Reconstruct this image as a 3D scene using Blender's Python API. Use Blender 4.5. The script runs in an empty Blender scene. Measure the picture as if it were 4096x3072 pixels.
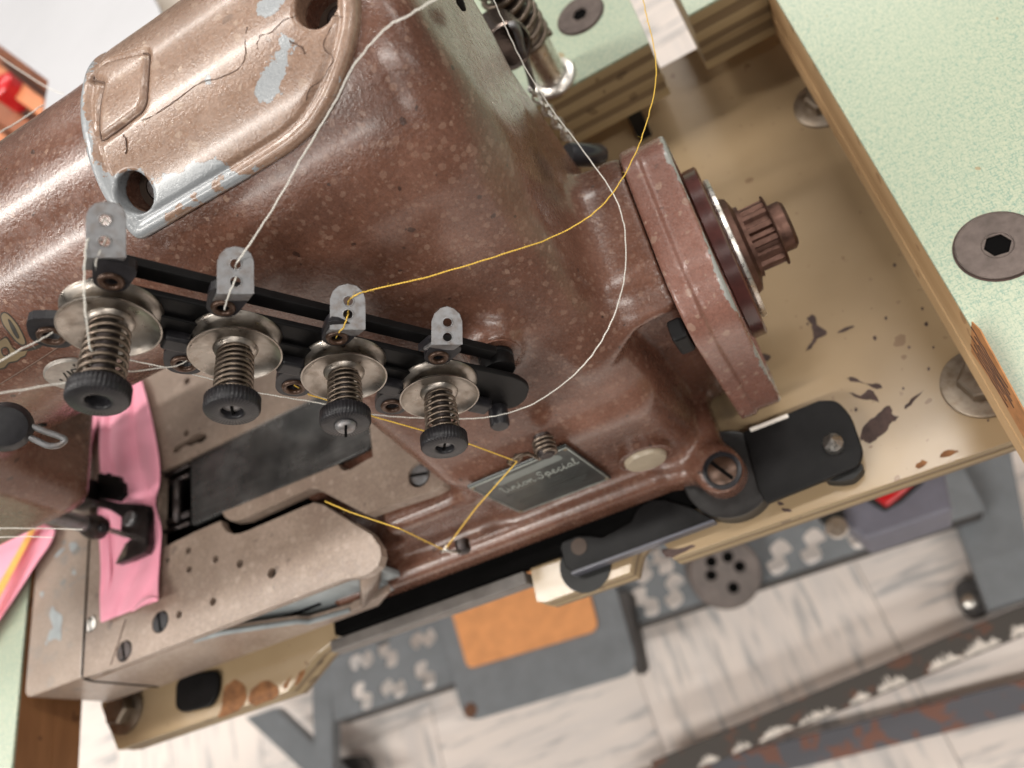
import bpy, bmesh, math, random
import numpy as np
from mathutils import Vector, Matrix
from mathutils.geometry import tessellate_polygon

random.seed(7)
rng = np.random.default_rng(7)
MM = 0.001
SC = bpy.context.scene

# ------------------------------------------------------------------ camera
# axes: X along the machine arm to the right, Y away from the operator, Z up; millimetres, z = 0 is the top of the tan support board
CR = np.array([[0.8731, -0.3855, -0.2984], [-0.2042, -0.8451, 0.4942], [-0.4427, -0.3705, -0.8165]])
_u, _s, _v = np.linalg.svd(CR); CR = _u @ _v
CF, CX, CY, CH = 3267.8, 2048.0, 1536.0, 366.0
cam_d = bpy.data.cameras.new('camera'); cam = bpy.data.objects.new('camera', cam_d)
SC.collection.objects.link(cam); SC.camera = cam
cam_d.sensor_fit = 'HORIZONTAL'; cam_d.sensor_width = 36.0; cam_d.lens = CF / 4096.0 * 36.0
cam_d.clip_start = 0.01; cam_d.clip_end = 20.0
_m = Matrix(((CR[0, 0], -CR[0, 1], -CR[0, 2]), (CR[1, 0], -CR[1, 1], -CR[1, 2]), (CR[2, 0], -CR[2, 1], -CR[2, 2])))
cam.matrix_world = Matrix.Translation((0, 0, CH * MM)) @ _m.to_4x4()
cam_d.dof.use_dof = True; cam_d.dof.focus_distance = 0.262; cam_d.dof.aperture_fstop = 8.8

# ------------------------------------------------------------------ light (indoor: ceiling tubes, no sun)
W = bpy.data.worlds.new('World'); SC.world = W; W.use_nodes = True
W.node_tree.nodes['Background'].inputs[0].default_value = (1.0, 0.95, 0.90, 1)
W.node_tree.nodes['Background'].inputs[1].default_value = 0.10
def lamp(name, loc, target, size, power, col=(1, .96, .9)):
    l = bpy.data.lights.new(name, 'AREA'); l.shape = 'RECTANGLE'; l.size, l.size_y = size; l.energy = power; l.color = col
    o = bpy.data.objects.new(name, l); SC.collection.objects.link(o); o.location = Vector(loc)
    d = Vector(target) - Vector(loc); o.rotation_euler = d.to_track_quat('-Z', 'Y').to_euler(); return o
for lx, ly, pw in [(-1.25, .62, 25), (.75, .62, 13), (-3.2, .62, 16), (2.7, .62, 12), (-1.4, -.9, 32), (.8, -.9, 16), (2.8, -.9, 9), (-1.6, -2.6, 30), (.8, -2.6, 18), (-1.2, 2.6, 22), (.8, 2.6, 30)]:
    lamp('ceiling_light', (lx, ly, 1.9), (lx, ly - .001, 0), (1.3, .12), pw)
SC.view_settings.view_transform = 'Standard'; SC.view_settings.look = 'None'
SC.view_settings.exposure = 0.25; SC.view_settings.gamma = 1.0; SC.view_settings.use_curve_mapping = False
SC.cycles.max_bounces = 8; SC.cycles.use_denoising = True

# ------------------------------------------------------------------ survey: a measured picture point carried onto the real plane it lies on (mm)
def ray(u, v): return CR @ np.array([u - CX, v - CY, CF])
def atz(u, v, z): r = ray(u, v); p = r * ((z - CH) / r[2]); return Vector((p[0], p[1], z))
def aty(u, v, y): r = ray(u, v); p = r * (y / r[1]); return Vector((p[0], y, CH + p[2]))
def atx(u, v, x): r = ray(u, v); p = r * (x / r[0]); return Vector((x, p[1], CH + p[2]))
def atd(u, v, d): r = ray(u, v) * (d / CF); return Vector((r[0], r[1], CH + r[2]))      # d: distance along the viewing axis
def atp(u, v, P, n):
    r = Vector(ray(u, v)); C = Vector((0, 0, CH)); t = (Vector(P) - C).dot(n) / r.dot(n); return C + r * t

# ------------------------------------------------------------------ materials
def new_mat(name):
    m = bpy.data.materials.new(name); m.use_nodes = True
    nt = m.node_tree; b = nt.nodes['Principled BSDF']; return m, nt, b
def N(nt, typ, **kw):
    n = nt.nodes.new(typ)
    for k, v in kw.items():
        if k in n.inputs: n.inputs[k].default_value = v
        else: setattr(n, k, v)
    return n
def tex_co(nt, scale=(1, 1, 1), rot=(0, 0, 0), loc=(0, 0, 0)):
    g = nt.nodes.new('ShaderNodeNewGeometry'); mp = nt.nodes.new('ShaderNodeMapping')
    nt.links.new(g.outputs['Position'], mp.inputs['Vector'])
    mp.inputs['Scale'].default_value = scale; mp.inputs['Rotation'].default_value = rot; mp.inputs['Location'].default_value = loc
    return mp.outputs[0]
def noise(nt, co, scale, detail=4, rough=.55, dist=0):
    n = nt.nodes.new('ShaderNodeTexNoise'); n.inputs['Scale'].default_value = scale; n.inputs['Detail'].default_value = detail
    n.inputs['Roughness'].default_value = rough; n.inputs['Distortion'].default_value = dist
    nt.links.new(co, n.inputs['Vector']); return n.outputs['Fac']
def ramp(nt, fac, stops, interp='LINEAR'):
    r = nt.nodes.new('ShaderNodeValToRGB'); r.color_ramp.interpolation = interp
    e = r.color_ramp.elements
    while len(e) < len(stops): e.new(0.5)
    for i, (p, c) in enumerate(stops):
        e[i].position = p; e[i].color = (c, c, c, 1) if not hasattr(c, '__len__') else (*c, 1)
    nt.links.new(fac, r.inputs[0]); return r.outputs[0]
def mix(nt, fac, a, b, mode='MIX'):
    m = nt.nodes.new('ShaderNodeMix'); m.data_type = 'RGBA'; m.blend_type = mode
    for sock, val in ((m.inputs[0], fac), (m.inputs[6], a), (m.inputs[7], b)):
        if hasattr(val, 'is_output') or hasattr(val, 'node'): nt.links.new(val, sock)
        elif hasattr(val, '__len__'): sock.default_value = (*val, 1)
        else: sock.default_value = val
    return m.outputs[2]
def math_(nt, op, a, b=0.0):
    m = nt.nodes.new('ShaderNodeMath'); m.operation = op
    for i, v in enumerate((a, b)):
        if hasattr(v, 'node'): nt.links.new(v, m.inputs[i])
        else: m.inputs[i].default_value = v
    return m.outputs[0]
def bump(nt, b, h, strength=.3, dist=.0005):
    n = nt.nodes.new('ShaderNodeBump'); n.inputs['Strength'].default_value = strength; n.inputs['Distance'].default_value = dist
    nt.links.new(h, n.inputs['Height']); nt.links.new(n.outputs[0], b.inputs['Normal'])
def setb(b, col=None, rough=None, metal=None, coat=None, spec=None):
    if col is not None: b.inputs['Base Color'].default_value = (*col, 1)
    if rough is not None: b.inputs['Roughness'].default_value = rough
    if metal is not None: b.inputs['Metallic'].default_value = metal
    if coat is not None: b.inputs['Coat Weight'].default_value = coat; b.inputs['Coat Roughness'].default_value = .18
    if spec is not None: b.inputs['Specular IOR Level'].default_value = spec
M = {}
def spots(nt, co, scale, density, seed=0):      # sparse irregular flecks: 0/1
    warp = nt.nodes.new('ShaderNodeTexNoise'); warp.inputs['Scale'].default_value = scale * 1.7; warp.inputs['Detail'].default_value = 2
    nt.links.new(co, warp.inputs['Vector'])
    ad = nt.nodes.new('ShaderNodeVectorMath'); ad.operation = 'MULTIPLY_ADD'
    nt.links.new(warp.outputs['Color'], ad.inputs[0]); ad.inputs[1].default_value = (.55 / scale,) * 3; nt.links.new(co, ad.inputs[2])
    v = nt.nodes.new('ShaderNodeTexVoronoi'); v.inputs['Scale'].default_value = scale; v.inputs['Randomness'].default_value = 1
    nt.links.new(ad.outputs[0], v.inputs['Vector'])
    sep = nt.nodes.new('ShaderNodeSeparateColor'); nt.links.new(v.outputs['Color'], sep.inputs[0])
    thr = math_(nt, 'MULTIPLY', math_(nt, 'POWER', sep.outputs[0], 3.0), density)
    return math_(nt, 'LESS_THAN', v.outputs['Distance'], thr), sep.outputs[1]

def paint(name, c0, c1, c2, fleck, rough=.34, fs=260, fd=.42, red=None, dark=.6, bumps=.34):
    m, nt, b = new_mat(name); co = tex_co(nt)
    base = ramp(nt, noise(nt, co, 28, 4), [(.32, c0), (.52, c1), (.7, c2)])
    grain = ramp(nt, noise(nt, co, 900, 3, .6), [(.3, .8), (.7, 1.16)])
    base = mix(nt, 1.0, base, grain, 'MULTIPLY')
    f1, r1 = spots(nt, co, fs, fd)
    f2, r2 = spots(nt, co, fs * 2.3, fd * .95)
    f4, r4 = spots(nt, tex_co(nt, loc=(.11, .37, .05)), fs * 1.4, fd * 1.5)
    big = ramp(nt, noise(nt, tex_co(nt, loc=(.5, .2, .9)), 16, 3, .6), [(.38, .25), (.62, 1.)])
    f1 = math_(nt, 'MULTIPLY', f1, big); f2 = math_(nt, 'MULTIPLY', f2, big)
    base = mix(nt, math_(nt, 'MULTIPLY', f4, .26), base, fleck)
    base = mix(nt, math_(nt, 'MULTIPLY', f2, .36), base, fleck)
    base = mix(nt, math_(nt, 'MULTIPLY', math_(nt, 'MULTIPLY', f1, r1), .85), base, fleck)
    f3, r3 = spots(nt, tex_co(nt, loc=(.3, .1, .7)), fs * .55, .2)
    base = mix(nt, math_(nt, 'MULTIPLY', f3, dark), base, (.012, .009, .009))
    nt.links.new(base, b.inputs['Base Color'])
    nt.links.new(ramp(nt, noise(nt, co, 420, 3), [(.3, rough - .08), (.7, rough + .12)]), b.inputs['Roughness'])
    bump(nt, b, noise(nt, co, 800, 3, .6), bumps, .0005); setb(b, coat=.42); M[name] = m; return nt, b, base
paint('body_paint', (.098, .043, .028), (.143, .065, .043), (.195, .096, .067), (.33, .21, .155), rough=.24, fs=310, fd=.4)
paint('guard_paint', (.22, .105, .08), (.27, .135, .105), (.32, .17, .135), (.42, .28, .22), fs=180)
paint('bed_paint', (.225, .16, .125), (.275, .205, .16), (.33, .25, .20), (.42, .33, .27), rough=.4, fs=200, dark=.35)
paint('cover_end', (.27, .2, .155), (.32, .245, .195), (.38, .295, .235), (.2, .2, .19), rough=.4, fs=120, dark=.35)
def chip_paint(name, c0, c1, c2, prim):       # paint with worn places held in the 'wear' attribute
    nt, b, base = paint(name, c0, c1, c2, (.5, .38, .29), rough=.27, fs=170, fd=.3, dark=.3)
    at = nt.nodes.new('ShaderNodeAttribute'); at.attribute_name = 'wear'
    w = math_(nt, 'ADD', at.outputs['Fac'], math_(nt, 'MULTIPLY', math_(nt, 'SUBTRACT', noise(nt, tex_co(nt), 170, 6, .65), .5), 1.3))
    f = ramp(nt, w, [(.5, 0.), (.515, 1.)])
    col = mix(nt, f, base, prim); nt.links.new(col, b.inputs['Base Color'])
    h = math_(nt, 'SUBTRACT', noise(nt, tex_co(nt), 1100, 3, .6), math_(nt, 'MULTIPLY', f, 1.5)); 
    for n in list(nt.nodes):
        if n.type == 'BUMP': nt.links.new(h, n.inputs['Height'])
    M[name] = nt
    M[name] = bpy.data.materials[name]
chip_paint('cover_paint', (.225, .135, .092), (.27, .17, .12), (.32, .21, .155), (.30, .315, .33))
chip_paint('guard_chip', (.17, .075, .054), (.21, .098, .073), (.25, .125, .097), (.27, .27, .25))

def metal(name, col, rough, grime=(.08, .05, .03), ga=.5, scale=300):
    m, nt, b = new_mat(name); co = tex_co(nt)
    f = ramp(nt, noise(nt, co, scale, 5, .65), [(.45, 0.), (.72, ga)])
    nt.links.new(mix(nt, f, col, grime), b.inputs['Base Color'])
    nt.links.new(ramp(nt, noise(nt, co, scale * 1.6, 4), [(.3, rough), (.75, rough + .3)]), b.inputs['Roughness'])
    setb(b, metal=1.0); bump(nt, b, noise(nt, co, 1500, 2), .08, .0002); M[name] = m
metal('nickel', (.37, .335, .30), .24, (.12, .08, .05), .6, 180)
metal('tab_steel', (.30, .30, .31), .42, (.16, .11, .08), .6)
metal('spring_steel', (.20, .16, .13), .3, (.12, .09, .06), .6)
metal('dark_steel', (.075, .066, .066), .36, (.10, .06, .04), .5)
metal('bright_steel', (.75, .72, .68), .2, (.25, .2, .15), .4)
metal('pulley_iron', (.16, .09, .07), .35, (.06, .035, .03), .6)
def plain(name, col, rough=.5, var=.25, scale=80, metal_=0.0, coat=None, bstr=.1):
    m, nt, b = new_mat(name); co = tex_co(nt)
    lo = tuple(c * (1 - var) for c in col); hi = tuple(min(1, c * (1 + var)) for c in col)
    nt.links.new(ramp(nt, noise(nt, co, scale, 5, .6), [(.3, lo), (.7, hi)]), b.inputs['Base Color'])
    setb(b, rough=rough, metal=metal_, coat=coat); bump(nt, b, noise(nt, co, scale * 8, 3), bstr, .0003); M[name] = m; return nt, b
M_bp = plain('black_paint', (.006, .0056, .0059), .44, .4, 120); setb(M_bp[1], spec=.18)
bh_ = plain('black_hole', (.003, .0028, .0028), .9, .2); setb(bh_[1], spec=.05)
nb_ = plain('nut_black', (.016, .015, .0175), .36, .35, 500); setb(nb_[1], spec=.35)
plain('rubber_black', (.01, .01, .01), .6)
plain('primer_grey', (.33, .36, .37), .5)
plain('pan_grey', (.14, .125, .115), .5, .25)
plain('stand_grey', (.17, .185, .2), .5, .12, 40)
plain('stand_dark', (.05, .046, .045), .6, .3, 40)
plain('rust', (.15, .07, .04), .8, .4, 60)
plain('white_thread', (.86, .83, .77), .8, .08, 2500, bstr=.6)
plain('yellow_thread', (.86, .56, .09), .8, .15, 2500, bstr=.6)
plain('gold', (.17, .125, .07), .45, .2)
plain('red_plastic', (.55, .015, .02), .25, .1)
plain('white_plastic', (.55, .55, .575), .25, .05, 6, coat=.3, bstr=.6)
plain('cream_plastic', (.45, .36, .26), .3, .1)
plain('decal_black', (.03, .026, .02), .5)
plain('plate_black', (.028, .031, .029), .3, .5, 160)
plain('plate_line', (.34, .36, .33), .4, .2)
plain('ply_chip', (.06, .035, .03), .75, .35, 200)
plain('chip_wood', (.2, .085, .03), .8, .4, 200)
plain('cork', (.68, .30, .115), .7, .12, 60)
plain('disc_brown', (.13, .105, .095), .5, .3, 50)
plain('switch_grey', (.15, .15, .19), .5, .1)
plain('dark_flange', (.12, .095, .085), .38, .25, 200, metal_=.75)
plain('flake_white', (.72, .66, .6), .6)
plain('hole_brown', (.05, .03, .02), .6)
plain('crack_dark', (.11, .065, .045), .7)
metal('bolt_steel', (.30, .25, .20), .38, (.14, .09, .05), .8, 120)
plain('brown_eyelet', (.075, .042, .028), .33, .35, 400, metal_=.5)
plain('plate_grey', (.17, .19, .18), .4, .2)
plain('plate_rule', (.1, .105, .1), .5, .2)
plain('oil_cream', (.42, .35, .26), .25, .12)
plain('collar_grey', (.022, .021, .021), .4, .3, 200)
plain('rail_blue', (.09, .09, .11), .4, .2)
plain('foot_steel', (.06, .05, .05), .3, .3, 200, metal_=.8)
plain('toe_steel', (.3, .27, .22), .35, .4, 300, metal_=.8)
plain('medal_steel', (.36, .33, .3), .4, .25, 300, metal_=.6)
plain('bronze', (.2, .16, .14), .25, .3, 200, metal_=.9)
plain('cream_white', (.6, .52, .44), .4, .05)
plain('slat_dark', (.24, .085, .04), .5, .25, 20)
def slide_mat():
    m, nt, b = new_mat('slide_steel'); co = tex_co(nt); cs = tex_co(nt, (40, 900, 900))
    smear = ramp(nt, noise(nt, co, 38, 4, .6), [(.32, (.10, .10, .10)), (.5, (.18, .178, .175)), (.7, (.27, .265, .26))])
    nt.links.new(mix(nt, 1.0, smear, ramp(nt, noise(nt, cs, 1, 3, .6), [(.3, .75), (.7, 1.2)]), 'MULTIPLY'), b.inputs['Base Color'])
    nt.links.new(ramp(nt, noise(nt, co, 55, 4), [(.35, .14), (.65, .36)]), b.inputs['Roughness']); setb(b, metal=.75)
    bump(nt, b, noise(nt, cs, 1, 3), .1, .0002); M['slide_steel'] = m
slide_mat()
plain('maroon_enamel', (.085, .026, .022), .24, .35, 120, coat=.3)
plain('knob_gloss', (.03, .03, .034), .16, .2, 80, coat=.5)
plain('splinter', (.42, .19, .07), .7, .3, 160)
plain('chair_wood', (.55, .2, .09), .5, .2, 20)

# ------------------------------------------------------------------ mesh helpers (all coordinates in mm, world)
def link(o): SC.collection.objects.link(o); return o
def empty(name, loc, label, cat, group=None):
    o = link(bpy.data.objects.new(name, None)); o.location = Vector(loc) * MM; o['label'] = label; o['category'] = cat
    o.empty_display_size = .01
    if group: o['group'] = group
    return o
def origin_of(p):
    v = Vector((0, 0, 0))
    while p is not None: v += p.location; p = p.parent
    return v
def mk(name, verts, faces, mat, parent=None, smooth=False, bevel=0, seg=2, sub=0, thick=0, at=None):
    me = bpy.data.meshes.new(name); org = origin_of(parent) / MM if parent else Vector(at or (0, 0, 0))
    me.from_pydata([((v[0] - org[0]) * MM, (v[1] - org[1]) * MM, (v[2] - org[2]) * MM) for v in verts], [], [tuple(f) for f in faces])
    me.update(); me.materials.append(M[mat] if isinstance(mat, str) else mat)
    o = link(bpy.data.objects.new(name, me))
    if parent: o.parent = parent
    else: o.location = org * MM
    if thick: md = o.modifiers.new('s', 'SOLIDIFY'); md.thickness = thick * MM; md.offset = 0
    if bevel:
        bm = bmesh.new(); bm.from_mesh(me); bmesh.ops.recalc_face_normals(bm, faces=bm.faces); bm.to_mesh(me); bm.free()
        md = o.modifiers.new('b', 'BEVEL'); md.width = bevel * MM; md.segments = seg; md.limit_method = 'ANGLE'; md.angle_limit = .6
        md.harden_normals = False
    if sub: md = o.modifiers.new('u', 'SUBSURF'); md.levels = md.render_levels = sub
    if smooth:
        for p in me.polygons: p.use_smooth = True
        if smooth != 'all':
            try: me.set_sharp_from_angle(angle=math.radians(40 if smooth is True else smooth))
            except Exception: pass
    return o
def tag(o, label, cat, group=None, kind=None):
    if label: o['label'] = label
    if cat: o['category'] = cat
    if group: o['group'] = group
    if kind: o['kind'] = kind
    return o
def frame_of(d, hint=(0, 0, 1)):
    d = Vector(d).normalized(); h = Vector(hint)
    if abs(d.dot(h.normalized())) > .95: h = Vector((1, 0, 0))
    a = h.cross(d).normalized(); b = d.cross(a).normalized(); return d, a, b
def box_vf(x0, x1, y0, y1, z0, z1):
    v = [(x, y, z) for x in (x0, x1) for y in (y0, y1) for z in (z0, z1)]
    return v, [(0, 1, 3, 2), (4, 6, 7, 5), (0, 4, 5, 1), (2, 3, 7, 6), (0, 2, 6, 4), (1, 5, 7, 3)]
def box(name, x0, x1, y0, y1, z0, z1, mat, parent=None, bevel=1.0, **k):
    v, f = box_vf(x0, x1, y0, y1, z0, z1); return mk(name, v, f, mat, parent, bevel=bevel, **k)
def prism(name, loops, off, mat, parent=None, bevel=0, **k):
    """flat outline (+ hole outlines) given as 3-D points, pushed out by the vector off"""
    off = Vector(off); loops = [[Vector(p) for p in l] for l in loops]
    pts = [p for l in loops for p in l]; n = len(pts); tris = tessellate_polygon(loops)
    nrm = Vector((0, 0, 0)); l = loops[0]
    for i in range(len(l)): nrm += l[i].cross(l[(i + 1) % len(l)])
    v = pts + [p + off for p in pts]; f = []
    for t in tris:
        a, b, c = (pts[i] for i in t); s = (b - a).cross(c - a).dot(off)
        t = t if s < 0 else (t[0], t[2], t[1])
        f.append(t); f.append((t[0] + n, t[2] + n, t[1] + n))
    i0 = 0
    for l in loops:
        m = len(l)
        for i in range(m): a, b = i0 + i, i0 + (i + 1) % m; f.append((a, b, b + n, a + n))
        i0 += m
    bm = bmesh.new(); vs = [bm.verts.new(p) for p in v]
    for q in f:
        try: bm.faces.new([vs[i] for i in q])
        except ValueError: pass
    bmesh.ops.recalc_face_normals(bm, faces=bm.faces)
    bmesh.ops.dissolve_limit(bm, angle_limit=.01, verts=bm.verts, edges=bm.edges) if len(loops) == 1 else None
    vv = [tuple(x.co) for x in bm.verts]; bm.verts.index_update(); ff = [[x.index for x in fc.verts] for fc in bm.faces]; bm.free()
    return mk(name, vv, ff, mat, parent, bevel=bevel, **k)
def round_poly(pts, r, seg=5):
    """round the corners of a planar 3-D outline; r number or list"""
    pts = [Vector(p) for p in pts]; out = []
    for i, p in enumerate(pts):
        rr = r[i] if hasattr(r, '__len__') else r
        if rr <= 0: out.append(p); continue
        a = (pts[i - 1] - p); b = (pts[(i + 1) % len(pts)] - p); t = min(rr, a.length * .45, b.length * .45)
        A = p + a.normalized() * t; B = p + b.normalized() * t
        for k in range(seg + 1):
            s = k / seg; out.append(A * (1 - s) ** 2 + p * 2 * s * (1 - s) + B * s * s)
    return out
def circle(c, d, r, n=20, hint=(0, 0, 1), ph=0):
    d, a, b = frame_of(d, hint); c = Vector(c)
    return [c + (a * math.cos(t) + b * math.sin(t)) * r for t in [2 * math.pi * i / n + ph for i in range(n)]]
def lathe(name, c, d, prof, mat, parent=None, n=32, smooth=True, hint=(0, 0, 1), rfun=None, **k):
    """prof: list of (radius, distance along d)"""
    d, a, b = frame_of(d, hint); c = Vector(c); v = []; f = []
    for j, (r, h) in enumerate(prof):
        for i in range(n):
            t = 2 * math.pi * i / n; rr = r * (rfun(i, j) if rfun else 1)
            v.append(c + d * h + (a * math.cos(t) + b * math.sin(t)) * rr)
    for j in range(len(prof) - 1):
        for i in range(n): i2 = (i + 1) % n; f.append((j * n + i, j * n + i2, (j + 1) * n + i2, (j + 1) * n + i))
    f.append(tuple(reversed(range(n)))); f.append(tuple(range((len(prof) - 1) * n, len(prof) * n)))
    if prof[0][0] < 1e-6 or prof[-1][0] < 1e-6:
        bm = bmesh.new(); vs = [bm.verts.new(p) for p in v]
        for q in f:
            try: bm.faces.new([vs[i] for i in q])
            except ValueError: pass
        bmesh.ops.remove_doubles(bm, verts=bm.verts, dist=1e-5); bmesh.ops.recalc_face_normals(bm, faces=bm.faces)
        bm.verts.index_update(); v = [tuple(x.co) for x in bm.verts]; f = [[x.index for x in q.verts] for q in bm.faces]; bm.free()
    return mk(name, v, f, mat, parent, smooth=smooth, **k)
def catmull(pts, sub=6, closed=False):
    pts = [Vector(p) for p in pts]; n = len(pts); out = []
    rngn = n if closed else n - 1
    for i in range(rngn):
        if closed: p0, p1, p2, p3 = pts[i - 1], pts[i], pts[(i + 1) % n], pts[(i + 2) % n]
        else: p0, p1, p2, p3 = pts[max(0, i - 1)], pts[i], pts[i + 1], pts[min(n - 1, i + 2)]
        for s in range(sub):
            t = s / sub
            out.append(.5 * ((2 * p1) + (p2 - p0) * t + (2 * p0 - 5 * p1 + 4 * p2 - p3) * t * t + (3 * p1 - p0 - 3 * p2 + p3) * t ** 3))
    if not closed: out.append(pts[-1])
    return out
def tube_vf(pts, r, n=8, closed=False, caps=True):
    pts = [Vector(p) for p in pts]; v = []; f = []; m = len(pts); up = None
    for i, p in enumerate(pts):
        if closed: t = pts[(i + 1) % m] - pts[i - 1]
        else: t = pts[min(m - 1, i + 1)] - pts[max(0, i - 1)]
        t.normalize()
        if up is None: _, a, b = frame_of(t)
        else:
            a = (up - t * up.dot(t)); 
            if a.length < 1e-6: _, a, b = frame_of(t)
            a.normalize(); b = t.cross(a)
        up = a; rr = r[i] if hasattr(r, '__len__') else r
        for k in range(n): th = 2 * math.pi * k / n; v.append(p + (a * math.cos(th) + b * math.sin(th)) * rr)
    for i in range(m if closed else m - 1):
        j = (i + 1) % m
        for k in range(n): k2 = (k + 1) % n; f.append((i * n + k, i * n + k2, j * n + k2, j * n + k))
    if caps and not closed: f.append(tuple(reversed(range(n)))); f.append(tuple(range((m - 1) * n, m * n)))
    return v, f
def tube(name, pts, r, mat, parent=None, n=8, closed=False, **k):
    v, f = tube_vf(pts, r, n, closed); return mk(name, v, f, mat, parent, smooth='all', **k)
def join_vf(*parts):
    V = []; F = []
    for v, f in parts: o = len(V); V += list(v); F += [tuple(i + o for i in q) for q in f]
    return V, F

# ------------------------------------------------------------------ implicit casting surfaces
def surface_nets(fn, lo, hi, h):
    ax = [np.arange(lo[i], hi[i] + h, h, dtype=np.float32) for i in range(3)]
    X, Y, Z = np.meshgrid(*ax, indexing='ij', sparse=True)
    D = np.asarray(fn(X, Y, Z), dtype=np.float32); S = D < 0
    n = [len(a) - 1 for a in ax]
    cnt = np.zeros(n, np.float32); P = np.zeros((*n, 3), np.float32)
    def sl(o): return tuple(slice(o[i], o[i] + n[i]) for i in range(3))
    corners = [(i, j, k) for i in (0, 1) for j in (0, 1) for k in (0, 1)]
    for a in corners:
        for axis in range(3):
            if a[axis]: continue
            b = list(a); b[axis] = 1; da, db = D[sl(a)], D[sl(b)]
            cr = (da < 0) != (db < 0); t = np.where(cr, da / np.where(cr, da - db, 1), 0)
            cnt += cr
            for q in range(3): P[..., q] += np.where(cr, a[q] + (t if q == axis else 0), 0)
    act = cnt > 0; idx = -np.ones(n, np.int64); idx[act] = np.arange(act.sum())
    ii = np.argwhere(act); V = (P[act] / cnt[act][:, None] + ii) * h + np.array(lo)
    F = []
    for axis in range(3):
        o1, o2 = [(1, 2), (2, 0), (0, 1)][axis]
        s0 = [slice(None)] * 3; s1 = [slice(None)] * 3; s0[axis] = slice(0, -1); s1[axis] = slice(1, None)
        A, B = S[tuple(s0)], S[tuple(s1)]; e = np.argwhere(A != B)
        e = e[(e[:, o1] > 0) & (e[:, o2] > 0) & (e[:, o1] < n[o1]) & (e[:, o2] < n[o2])]
        flip = A[tuple(e.T)]
        def g(d1, d2): c = e.copy(); c[:, o1] -= d1; c[:, o2] -= d2; return idx[tuple(c.T)]
        q = np.stack([g(1, 1), g(0, 1), g(0, 0), g(1, 0)], 1); q[~flip] = q[~flip][:, ::-1]; F.append(q)
    return V, np.concatenate(F)
def smin(a, b, k): h = np.clip(.5 + .5 * (b - a) / k, 0, 1); return b * (1 - h) + a * h - k * h * (1 - h)
def smax(a, b, k): return -smin(-a, -b, k)
def rbox(X, Y, Z, x0, x1, y0, y1, z0, z1, r):
    qx = np.abs(X - (x0 + x1) / 2) - ((x1 - x0) / 2 - r); qy = np.abs(Y - (y0 + y1) / 2) - ((y1 - y0) / 2 - r); qz = np.abs(Z - (z0 + z1) / 2) - ((z1 - z0) / 2 - r)
    return np.sqrt(np.maximum(qx, 0) ** 2 + np.maximum(qy, 0) ** 2 + np.maximum(qz, 0) ** 2) + np.minimum(np.maximum(qx, np.maximum(qy, qz)), 0) - r
def rrect(A, B, a0, a1, b0, b1, r):
    qa = np.abs(A - (a0 + a1) / 2) - ((a1 - a0) / 2 - r); qb = np.abs(B - (b0 + b1) / 2) - ((b1 - b0) / 2 - r)
    return np.sqrt(np.maximum(qa, 0) ** 2 + np.maximum(qb, 0) ** 2) + np.minimum(np.maximum(qa, qb), 0) - r
def cyl(A, B, L, a, b, r, l0, l1, rd=1.5):
    d = np.sqrt((A - a) ** 2 + (B - b) ** 2) - r + rd; e = np.abs(L - (l0 + l1) / 2) - (l1 - l0) / 2 + rd
    return np.sqrt(np.maximum(d, 0) ** 2 + np.maximum(e, 0) ** 2) + np.minimum(np.maximum(d, e), 0) - rd
def nets_obj(name, fn, lo, hi, h, mat, parent, wear=None):
    V, F = surface_nets(fn, lo, hi, h)
    me = bpy.data.meshes.new(name); org = np.array(origin_of(parent) / MM)
    me.vertices.add(len(V)); me.vertices.foreach_set('co', ((V - org) * MM).astype(np.float32).ravel())
    me.loops.add(F.size); me.loops.foreach_set('vertex_index', F.astype(np.int32).ravel())
    me.polygons.add(len(F)); me.polygons.foreach_set('loop_start', np.arange(0, F.size, 4, dtype=np.int32))
    me.polygons.foreach_set('loop_total', np.full(len(F), 4, np.int32)); me.polygons.foreach_set('use_smooth', np.ones(len(F), bool))
    me.update(calc_edges=True); me.validate(); me.materials.append(M[mat])
    if wear is not None:
        a = me.attributes.new('wear', 'FLOAT', 'POINT'); a.data.foreach_set('value', wear(V).astype(np.float32))
    o = link(bpy.data.objects.new(name, me)); o.parent = parent; return o
#==BUILD==
# ================================================================== the floor and the room behind
FZ = -705.0
FR = math.radians(4)                       # the tile grid is laid a few degrees off the table
def floor_mat():
    m, nt, b = new_mat('vinyl_tile')
    tc = nt.nodes.new('ShaderNodeTexCoord'); oi = nt.nodes.new('ShaderNodeObjectInfo')
    ad = nt.nodes.new('ShaderNodeVectorMath'); ad.operation = 'ADD'; nt.links.new(tc.outputs['Object'], ad.inputs[0])
    mu = nt.nodes.new('ShaderNodeVectorMath'); mu.operation = 'SCALE'; nt.links.new(oi.outputs['Location'], mu.inputs[0]); mu.inputs['Scale'].default_value = 7.3
    nt.links.new(mu.outputs[0], ad.inputs[1])
    def mapped(sc):
        mp = nt.nodes.new('ShaderNodeMapping'); mp.inputs['Scale'].default_value = sc; nt.links.new(ad.outputs[0], mp.inputs['Vector']); return mp.outputs[0]
    co = mapped((9, 70, 1))
    f1 = ramp(nt, noise(nt, co, 1.0, 4, .6), [(.53, 0.), (.67, .75)]); f2 = ramp(nt, noise(nt, co, .55, 3, .6), [(.45, 0.), (.7, .6)])
    base = mix(nt, f2, (.86, .78, .73), (.70, .66, .645)); base = mix(nt, f1, base, (.36, .37, .385))
    tint = ramp(nt, oi.outputs['Random'], [(0., (.90, .90, .90)), (1., (1.0, .985, .97))])
    nt.links.new(mix(nt, 1.0, base, tint, 'MULTIPLY'), b.inputs['Base Color']); setb(b, rough=.35); bump(nt, b, noise(nt, co, 3, 3), .08, .0006); M['vinyl_tile'] = m
floor_mat()
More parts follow.
